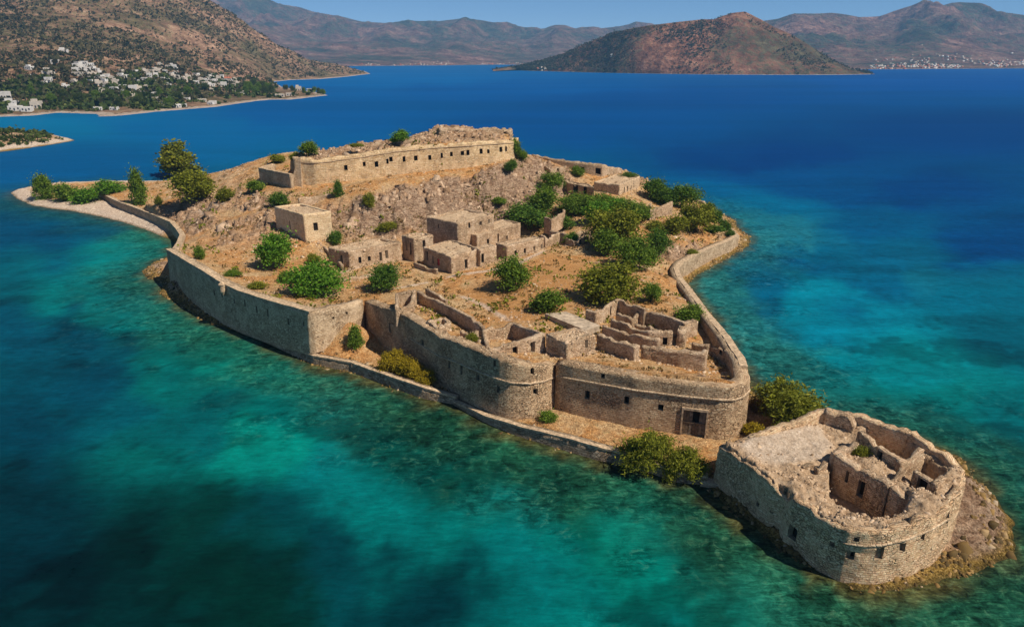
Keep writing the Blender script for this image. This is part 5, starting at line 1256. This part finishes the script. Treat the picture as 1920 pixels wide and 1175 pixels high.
far1 = radial_range('mountains', FR, [(240, 240, 123.5), (640, 640, 124.5), (700, 700, 124), (830, 830, 123), (930, 930, 121.5), (1380, 1380, 123)], 8600, M['mount'], 340, 110, 1.25, 0.62, 260, 31)
FR2 = [(1340, 62), (1400, 47), (1430, 40), (1460, 35), (1490, 25), (1520, 25.5), (1560, 24), (1580, 27), (1610, 32), (1650, 30), (1675, 21), (1700, 14), (1720, 9), (1740, 5.5), (1755, 8), (1770, 10), (1785, 5), (1800, 4), (1825, 7), (1840, 12), (1870, 24), (1895, 25), (1920, 28), (1990, 34), (2080, 40), (2250, 52), (2450, 74), (2650, 96), (2800, 118)]
far2 = radial_range('mountains', FR2, [(1340, 1340, 130), (1640, 1640, 130.5), (1920, 1920, 128.5), (2080, 2080, 128), (2800, 2800, 124)], 6200, M['mount'], 440, 110, 1.6, 0.62, 200, 41)
HD = [(925, 130.5, 3050), (950, 127, 3120), (980, 122, 3180), (1010, 114, 3200), (1060, 99, 3180), (1100, 81, 3080), (1150, 62, 2940), (1190, 52, 2800), (1215, 47.5, 2800), (1250, 44, 2800), (1290, 39, 2800), (1320, 36.5, 2800), (1340, 37, 2800), (1355, 31, 2800), (1372, 25, 2800), (1397, 22, 2800), (1410, 28, 2800), (1430, 38, 2800),
      (1450, 50, 2780), (1480, 63, 2750), (1500, 74, 2730), (1530, 93, 2700), (1560, 112, 2660), (1590, 127, 2600), (1612, 133, 2560), (1640, 138.8, 2500)]
head = radial_range('headland', HD, [(925, 928, 131.5), (1000, 1000, 133.3), (1070, 1070, 135.3), (1150, 1150, 137.3), (1250, 1250, 139), (1340, 1340, 140), (1450, 1450, 140.6), (1560, 1560, 140.6), (1640, 1641, 139.5)], 2800, M['head'], 240, 70, 0.80, 0.22, 85, 51)

# near hillside with the village
LCO = [at(*p, 0)[:2] for p in [(-260, 232), (0, 219), (60, 217), (110, 211.5), (180, 214), (186, 219), (230, 216.5), (300, 209), (400, 201), (430, 197), (480, 189.5), (510, 187), (545, 187), (580, 183), (614, 179), (600, 174), (560, 168), (528, 163), (508, 153.5), (545, 150), (600, 148.5), (650, 144), (694, 138.5), (684, 134), (660, 129)]] + [(-900, 3400), (-3200, 3400), (-3200, 700)]
lp = [(50, 190, 850), (200, 195, 860), (200, 150, 1010), (200, 125, 1130), (100, 125, 1060), (60, 140, 960), (300, 125, 1270), (300, 160, 1060), (400, 150, 1310), (430, 168, 1190), (500, 168, 1270), (450, 140, 1500),
      (200, 80, 1370), (200, 40, 1600), (200, 0, 1830), (200, -60, 2150), (0, 100, 1180), (0, 50, 1430), (0, 0, 1680), (0, -60, 2000), (-150, 0, 1500), (350, 85, 1700), (350, 40, 1950), (350, -8, 2200),
      (300, -45, 2200), (390, 8, 2220), (430, 29, 2260), (455, 46, 2285), (480, 63, 2310), (520, 88, 2360), (560, 108, 2420), (600, 119.5, 2480), (640, 125, 2530), (680, 134, 2600), (450, 100, 1900), (520, 122, 2060), (560, 134, 2080), (480, 130, 1760), (610, 137, 2250)]
LC = [atY(*p) for p in lp]
for p in [(300, -45, 2200), (390, 8, 2220), (430, 29, 2260), (480, 63, 2310), (520, 88, 2360), (560, 108, 2420), (600, 119.5, 2480)]:
    a = atY(*p); LC.append((a[0] * 1.2, a[1] + 420, a[2] * 0.55))
LC += [(-2500, 3000, 200), (-1500, 3200, 60)]
lx = np.arange(-1750, -270, 8.0); ly = np.arange(690, 3100, 9.0)
LX, LY = np.meshgrid(lx, ly)
dl = sdist(LX, LY, LCO)
LZ = TPS(LC, 0.0002)(LX, LY)
LZ = np.maximum(LZ, 1.2) * np.clip(dl / 26, 0, 1) ** 0.8
LZ = LZ + np.clip(LZ / 60, 0, 1) * ((ridged(LX / 150, LY / 150, 61, 5) - 0.6) * 34 + fbm(LX / 35, LY / 35, 66, 4) * 5)
LZ = np.where(dl > 0, np.minimum(LZ, 1.0 + dl * 0.9) + 0.25, np.maximum(dl * 0.2, -3))
def lh(x, y):
    i = np.clip((np.asarray(y) - ly[0]) / 9.0, 0, len(ly) - 1.01); j = np.clip((np.asarray(x) - lx[0]) / 8.0, 0, len(lx) - 1.01)
    a = np.floor(i).astype(int); b = np.floor(j).astype(int); u = i - a; v = j - b
    return (LZ[a, b] * (1 - v) + LZ[a, b + 1] * v) * (1 - u) + (LZ[a + 1, b] * (1 - v) + LZ[a + 1, b + 1] * v) * u
ii = np.arange(LX.size).reshape(LX.shape)
q = np.stack([ii[:-1, :-1], ii[:-1, 1:], ii[1:, 1:], ii[1:, :-1]], -1).reshape(-1, 4)
q = q[LZ.ravel()[q].max(1) > -2.0]
us = np.unique(q); rm = np.full(LX.size, -1); rm[us] = np.arange(len(us))
tag(npmesh('hill', np.stack([LX.ravel(), LY.ravel(), LZ.ravel()], -1)[us], rm[q], M['hill'], None, True), kind='structure')
def hit_l(px, py):
    """many photo pixels at once -> points on the near hillside (nan where they miss)"""
    px = np.asarray(px, float); py = np.asarray(py, float)
    x, y, dz = ray(px, py)
    Ys = np.arange(740, 2900, 5.0)
    t = Ys[None] / y[:, None]
    H_ = lh(x[:, None] * t, Ys[None] + 0 * t); below = (HCAM + dz[:, None] * t) < H_
    k = below.argmax(1); ok = below.any(1)
    tt_ = t[np.arange(len(px)), k]
    P = np.stack([x * tt_, y * tt_, H_[np.arange(len(px)), k]], -1)
    P[~ok] = np.nan
    return P
def clumps(name, label, P, size, nq, mat, seed, flat=0.6):
    r = np.random.default_rng(seed)
    n = len(P); s = np.asarray(size)
    C = (P[:, None, :] + r.normal(0, 0.30, (n, nq, 3)) * np.array([1, 1, flat]) * s[:, None, None] + np.array([0, 0, 0.28])[None, None] * s[:, None, None]).reshape(-1, 3)
    V, F_ = leaf_quads(C, np.repeat(s, nq) * r.uniform(.35, .8, n * nq), seed + 1, 1.0, 0.5)
    return tag(npmesh(name, V, F_, mat), label, None, None, 'stuff')
M['leaf_hill'] = leaf_mat('leaf_hill', (0.045, 0.045, 0.018, 1), (0.075, 0.07, 0.028, 1), (0.12, 0.10, 0.045, 1))
M['leaf_village'] = leaf_mat('leaf_village', (0.04, 0.062, 0.013, 1), (0.075, 0.10, 0.02, 1), (0.14, 0.15, 0.035, 1))
r = np.random.default_rng(77)
n = 38000
P = hit_l(690 - 1090 * r.uniform(0, 1, n) ** 1.25, r.uniform(-60, 200, n)); P = P[~np.isnan(P[:, 0])]
den = 0.50 + 0.9 * fbm(P[:, 0] / 120, P[:, 1] / 160, 301, 4)
P = P[(r.uniform(0, 1, len(P)) < den) & (P[:, 2] > 3.5)]
clumps('hillside_scrub', 'dark scrub speckling the brown hillside above the village', P, r.gamma(4, 0.95, len(P)) + 1.6, 6, M['leaf_hill'], 79)
n = 2600
px_ = r.uniform(0, 600, n); py_ = r.uniform(120, 214, n)
P = hit_l(px_, py_); ok = ~np.isnan(P[:, 0]); P = P[ok]; px_ = px_[ok]; py_ = py_[ok]
lim = np.interp(px_, [0, 150, 300, 430, 500, 600], [165, 140, 140, 145, 150, 168])
k = (py_ > lim + r.normal(0, 7, len(P))) & (P[:, 2] > 1.0) & (r.uniform(0, 1, len(P)) < 0.36 + 1.1 * fbm(P[:, 0] / 40, P[:, 1] / 60, 311, 3))
clumps('village_greenery', 'olive groves and garden greenery filling the gaps of the village on the far shore', P[k], r.gamma(5, 1.0, k.sum()) + 2, 18, M['leaf_village'], 83, 0.5)
n = 15000
uu = (head[0].shape[0] * r.uniform(0, 1, n) ** 1.25).astype(int); vv = r.integers(1, 68, n)
P = np.stack([head[0][uu, vv], head[1][uu, vv], head[2][uu, vv]], -1) + r.normal(0, 4, (n, 3)) * np.array([1, 1, 0])
P = P[(P[:, 2] > 4) & (r.uniform(0, 1, n) < 0.25 + 1.6 * fbm(P[:, 0] / 170, P[:, 1] / 170, 321, 4) + 0.55 * sstep(1150, 100, P[:, 0]))]
clumps('headland_scrub', 'dark scrub patches on the brown headland across the bay', P, r.gamma(4, 1.0, len(P)) + 2.2, 6, M['leaf_hill'], 87)

# village houses
def hmesh(name, w, d, h, mats, win=True, step=0.0):
    """flat roofed cube house: body with parapet lip and a set-back upper storey"""
    m = MB()
    m.box((0, 0, h / 2 - 1.0), (w, d, h + 2.0)); m.box((0, -d / 2 + .15, h + .25), (w, .3, .5)); m.box((0, d / 2 - .15, h + .25), (w, .3, .5)); m.box((-w / 2 + .15, 0, h + .25), (.3, d - .6, .5)); m.box((w / 2 - .15, 0, h + .25), (.3, d - .6, .5))
    if step: m.box((-w * .18, d * .12, h + step / 2 + .01), (w * .5, d * .6, step))
    me = bpy.data.meshes.new(name); me.from_pydata(m.v, [], m.f); me.materials.append(mats); return me
def wmesh(w, h):
    m = MB(); m.box((0, 0, 0), (w, .24, h)); me = bpy.data.meshes.new('window'); me.from_pydata(m.v, [], m.f); me.materials.append(M['window']); return me
WM = wmesh(1.3, 1.6); DM = wmesh(1.2, 2.3)
HM = [(hmesh('body', 9, 8, 3.6, M['white']), 9, 8), (hmesh('body', 11, 8, 3.8, M['white'], True, 2.8), 11, 8), (hmesh('body', 8, 7, 6.2, M['white']), 8, 7), (hmesh('body', 12, 8, 3.5, M['cream']), 12, 8), (hmesh('body', 9, 9, 5.8, M['cream'], True, 2.4), 9, 9)]
hm = MB(); hm.hexa([(-5.5, -4.5, 0), (5.5, -4.5, 0), (5.5, 4.5, 0), (-5.5, 4.5, 0)], [(-5.4, -.2, 2.2), (5.4, -.2, 2.2), (5.4, .2, 2.2), (-5.4, .2, 2.2)])
RM = bpy.data.meshes.new('roof'); RM.from_pydata(hm.v, [], hm.f); RM.materials.append(M['terracotta'])
def vhouse(P, k, rot, label, group, s=1.0, windows=True, roof=False):
    o = empty('village_house', tuple(P), label, 'house', group)
    o.rotation_euler = (0, 0, rot); o.scale = (s, s, s)
    me, w, d = HM[k]
    link(bpy.data.objects.new('body', me), o)
    if roof:
        q = link(bpy.data.objects.new('roof', RM), o); q.location = (0, 0, 4.1)
    if windows:
        for x in (-w * .3, 0, w * .3):
            q = link(bpy.data.objects.new('window' if x else 'door', WM if x else DM), o); q.location = (x, -d / 2, 1.9 if x else 1.15)
rv = random.Random(5)
def scatter(poly, n, label, group, size=(0.62, 1.05), kinds=(0, 0, 1, 2, 3, 4), windows=True, gap=9.0):
    pl = np.array(poly, float); out = []; tries = 0
    while len(out) < n and tries < 4000:
        tries += 1
        a = rv.uniform(pl[:, 0].min(), pl[:, 0].max()); b = rv.uniform(pl[:, 1].min(), pl[:, 1].max())
        if sdist(np.array([a]), np.array([b]), poly)[0] < 0: continue
        p = hit_l([a], [b])[0]
        if np.isnan(p[0]) or p[2] < 1.3 or any(math.hypot(p[0] - q[0], p[1] - q[1]) < gap for q in placed): continue
        placed.append(p); out.append(p)
        vhouse(p, rv.choice(kinds), rv.choice((0.25, 0.45, -0.2, 0.6, 0.1)) + rv.uniform(-.1, .1), label, group, rv.uniform(*size), windows)
placed = []
for px, py, lab, k, rf in [(30, 207, 'large white villa with a dark window row above the left shore', 1, 0), (52, 209, 'white villa nearest to the water at the left shore', 0, 0), (12, 186, 'white house at the left edge, higher than the shore villas', 2, 0), (22, 198, 'white stepped house between the edge house and the shore villas', 1, 0), (70, 203, 'white house right of the shore villas', 4, 0),
                       (428, 152, 'red-roofed house at the right end of the village', 3, 1), (420, 163, 'tall white house below the red-roofed one', 2, 0), (250, 172, 'tall white house at the lower edge of the dense village', 2, 0), (286, 190, 'long low white house among olive groves below the village', 3, 0),
                       (450, 176, 'long cream house near the right shore of the village', 3, 0), (120, 99, 'white house standing alone highest on the hillside', 1, 0), (104, 119, 'small white house on the slope below the highest one', 0, 0),
                       (545, 180, 'stone ruin on the low wooded spit', 3, 0), (560, 170, 'cream house among pines on the wooded spit', 4, 0), (582, 171, 'pale house near the end of the wooded spit', 3, 0), (525, 182, 'pale shed on the near shore of the spit', 3, 0)]:
    p = hit_l([px], [py])[0]
    if np.isnan(p[0]): continue
    placed.append(p); vhouse(p, k, 0.3, lab, None, 1.15, True, bool(rf))
scatter([(138, 124), (172, 121), (196, 140), (240, 166), (232, 178), (200, 172), (160, 150), (138, 140)], 40, 'white house in the steep left half of the dense village', 'white houses on the steep left half of the village', gap=11.0)
scatter([(222, 134), (275, 128), (322, 123), (350, 142), (405, 136), (462, 158), (430, 166), (350, 160), (330, 155), (260, 156), (225, 150)], 62, 'white house in the upper right half of the dense village', 'white houses in the upper right half of the village', gap=11.5)
scatter([(190, 172), (300, 158), (420, 165), (460, 178), (400, 190), (280, 196), (200, 190)], 20, 'white house scattered among the olive groves below the village', 'white houses among the olive groves')
scatter([(50, 126), (100, 122), (140, 150), (150, 165), (110, 170), (55, 150)], 9, 'lone white house among scrub left of the village', 'lone white houses left of the village', (0.7, 1.0))
scatter([(150, 206), (300, 200), (400, 194), (400, 199), (300, 206), (160, 211)], 9, 'low pale shore building along the beach of the village', 'shore buildings of the village', (0.7, 1.0), (3, 0))
# trees of the village big enough to tell apart
def vtree(P, k, label, group, s):
    o = empty('village_tree', tuple(P), label, 'tree', group)
    c = link(bpy.data.objects.new('foliage', CR['round'][k % 2] if k % 3 else CR['cone'][0]), o); c.scale = (s, s, s * .95); c.rotation_euler = (0, 0, k)
    c.material_slots[0].link = 'OBJECT'; c.material_slots[0].material = M['leaf_green' if k % 2 else 'leaf_village']
    q = link(bpy.data.objects.new('trunk', TR[k % 3]), o); q.scale = (s, s, s)
k = 0
for (a, b) in [(468, 166), (476, 160), (486, 168), (494, 164), (503, 168), (510, 172), (480, 175), (498, 176), (462, 174)]:
    p = hit_l([a], [b + 3])[0]; k += 1
    if not np.isnan(p[0]): vtree(p, k, 'dense dark tree in the grove at the right end of the village', 'grove at the right end of the village', 15)
for (a, b) in [(536, 168), (590, 172), (598, 175), (606, 177), (548, 170), (570, 174)]:
    p = hit_l([a], [b + 1])[0]; k += 1
    if not np.isnan(p[0]): vtree(p, k, 'pine standing on the low wooded spit', 'pines on the spit', 10)
for (a, b) in [(150, 190), (180, 186), (212, 192), (240, 186), (262, 196), (300, 180), (335, 186), (352, 175), (372, 181), (100, 192), (120, 184), (60, 178), (385, 168), (318, 198), (225, 200)]:
    p = hit_l([a], [b + 2])[0]; k += 1
    if not np.isnan(p[0]): vtree(p, k, 'round green tree in the gardens between the village and its beach', 'garden trees of the village', 12)

# islet at the left edge
IS = [at(*p, 0)[:2] for p in [(-110, 312), (-40, 293), (0, 285), (60, 277), (100, 271), (130, 266), (143, 263), (128, 259), (95, 254), (50, 252), (0, 255), (-110, 268)]]
ixs = np.arange(-400, -265, 1.6); iys = np.arange(400, 560, 1.6)
IX, IY = np.meshgrid(ixs, iys); di = sdist(IX, IY, IS)
IZ = np.where(di > 0, np.minimum(di * 0.30, 2.2 + di * 0.12), di * 0.3) + fbm(IX / 7, IY / 7, 401, 4) * 0.8
ii = np.arange(IX.size).reshape(IX.shape); q = np.stack([ii[:-1, :-1], ii[:-1, 1:], ii[1:, 1:], ii[1:, :-1]], -1).reshape(-1, 4)
q = q[IZ.ravel()[q].max(1) > -1.5]; us = np.unique(q); rm = np.full(IX.size, -1); rm[us] = np.arange(len(us))
isl = npmesh('islet', np.stack([IX.ravel(), IY.ravel(), IZ.ravel()], -1)[us], rm[q], M['ground'], None, True, None,
             {'rock': ('FLOAT', di.ravel()[us] * 0 + 0.75), 'beach': ('FLOAT', sstep(12, 6, di.ravel()[us])), 'algae': ('FLOAT', sstep(3, 0.5, di.ravel()[us]))})
tag(isl, kind='structure')
n = 1900
a = r.uniform(-400, -268, n); b = r.uniform(400, 560, n); dd = sdist(a, b, IS); k_ = (dd > 5.5) & (r.uniform(0, 1, n) < 0.75 + fbm(a / 12, b / 12, 411, 3))
zz = np.minimum(dd * 0.30, 2.2 + dd * 0.12) + fbm(a / 7, b / 7, 401, 4) * 0.8
clumps('islet_scrub', 'green and golden scrub covering the low islet at the left edge', np.stack([a, b, zz], -1)[k_], r.gamma(4, .45, k_.sum()) + 1, 14, M['leaf_village'], 91, 0.6)

# towns along the far shores
def town(name, label, rngx, zs, R3, n, seed, mats, s=9.0):
    r = np.random.default_rng(seed); XX, YY, ZZ = R3
    base = np.array([(-1, -1, -1), (1, -1, -1), (1, 1, -1), (-1, 1, -1), (-1, -1, 1), (1, -1, 1), (1, 1, 1), (-1, 1, 1)], float) * .5
    u0, u1 = int(rngx[0] * XX.shape[0]), int(rngx[1] * XX.shape[0])
    u = (u0 + (u1 - u0) * np.clip(r.beta(1.3, 1.3, n * 3), 0, .999)).astype(int); v = np.clip((np.abs(r.normal(0, zs, n * 3)) * XX.shape[1] + 1), 1, 66).astype(int)
    P = np.stack([XX[u, v], YY[u, v], ZZ[u, v]], -1) + r.normal(0, 12, (n * 3, 3)) * np.array([1, 1, 0])
    k = fbm(P[:, 0] / 160, P[:, 1] / 160, seed, 3) > -0.05; P = P[k][:n]; n = len(P)
    sz = s * r.uniform(.6, 1.6, (n, 1, 3)) * np.array([1.2, 1, .75])
    V = base[None] * sz + P[:, None]; V[..., 2] += 2.5
    f = np.array([(4, 5, 6, 7), (0, 1, 5, 4), (1, 2, 6, 5), (2, 3, 7, 6), (3, 0, 4, 7)])
    F_ = (f[None] + (np.arange(n) * 8)[:, None, None]).reshape(-1, 4)
    tag(npmesh(name, V.reshape(-1, 3), F_, mats, None, False, np.repeat(r.integers(0, len(mats), n), 5)), label, None, None, 'stuff')
town('far_town', 'scattered white houses of the far town along the right shore', (0.20, 0.44), 0.10, far2, 420, 501, [M['cream'], M['haze_tan'], M['white'], M['terracotta']], 6.5)
town('far_town', 'tiny pale houses along the distant shore at the head of the bay', (0.38, 0.72), 0.03, far1, 130, 503, [M['cream'], M['haze_tan'], M['terracotta']], 6)
town('far_town', 'tiny pale houses at the left tip of the headland', (0.0, 0.14), 0.12, (head[0], head[1], head[2]), 40, 505, [M['cream'], M['terracotta']], 6)
i_ = int(np.argmin(np.abs(np.linspace(925, 1640, 240) - 1147)))
p = (head[0][i_, 20], head[1][i_, 20], head[2][i_, 20])
ch = empty('white_chapel', p, 'tiny white chapel alone on the headland slope across the bay', 'chapel')
m = MB(); m.box((0, 0, 3), (9, 12, 9)); m.build('wall', M['white'], None).parent = ch
m = MB(); m.hexa([(-4.8, -6.2, 7.5), (4.8, -6.2, 7.5), (4.8, 6.2, 7.5), (-4.8, 6.2, 7.5)], [(-.2, -6.2, 11), (.2, -6.2, 11), (.2, 6.2, 11), (-.2, 6.2, 11)]); m.build('roof', M['white'], None).parent = ch

# every wall and building stands as a thing of its own
for o in bpy.data.objects:
    if o.parent is None and o.get('category') and not o.get('kind'): o['kind'] = 'thing'

# ------------------------------------------------------------------ the air over the bay
m = MB(); m.box((0, 4500, 600), (34200, 16400, 1212))
hz_ = npmesh('haze', m.v, m.f, [])
hm_ = bpy.data.materials.new('haze'); hm_.use_nodes = True
hn = hm_.node_tree; hn.nodes.remove(hn.nodes['Principled BSDF'])
pv = hn.nodes.new('ShaderNodeVolumePrincipled')
pv.inputs['Color'].default_value = (0.21, 0.575, 1.0, 1)
pv.inputs['Density'].default_value = 7.0e-5
pv.inputs['Anisotropy'].default_value = 0.0
hn.links.new(pv.outputs[0], hn.nodes['Material Output'].inputs['Volume'])
hz_.data.materials.append(hm_)
tag(hz_, kind='stuff', label='thin blue haze over the bay')
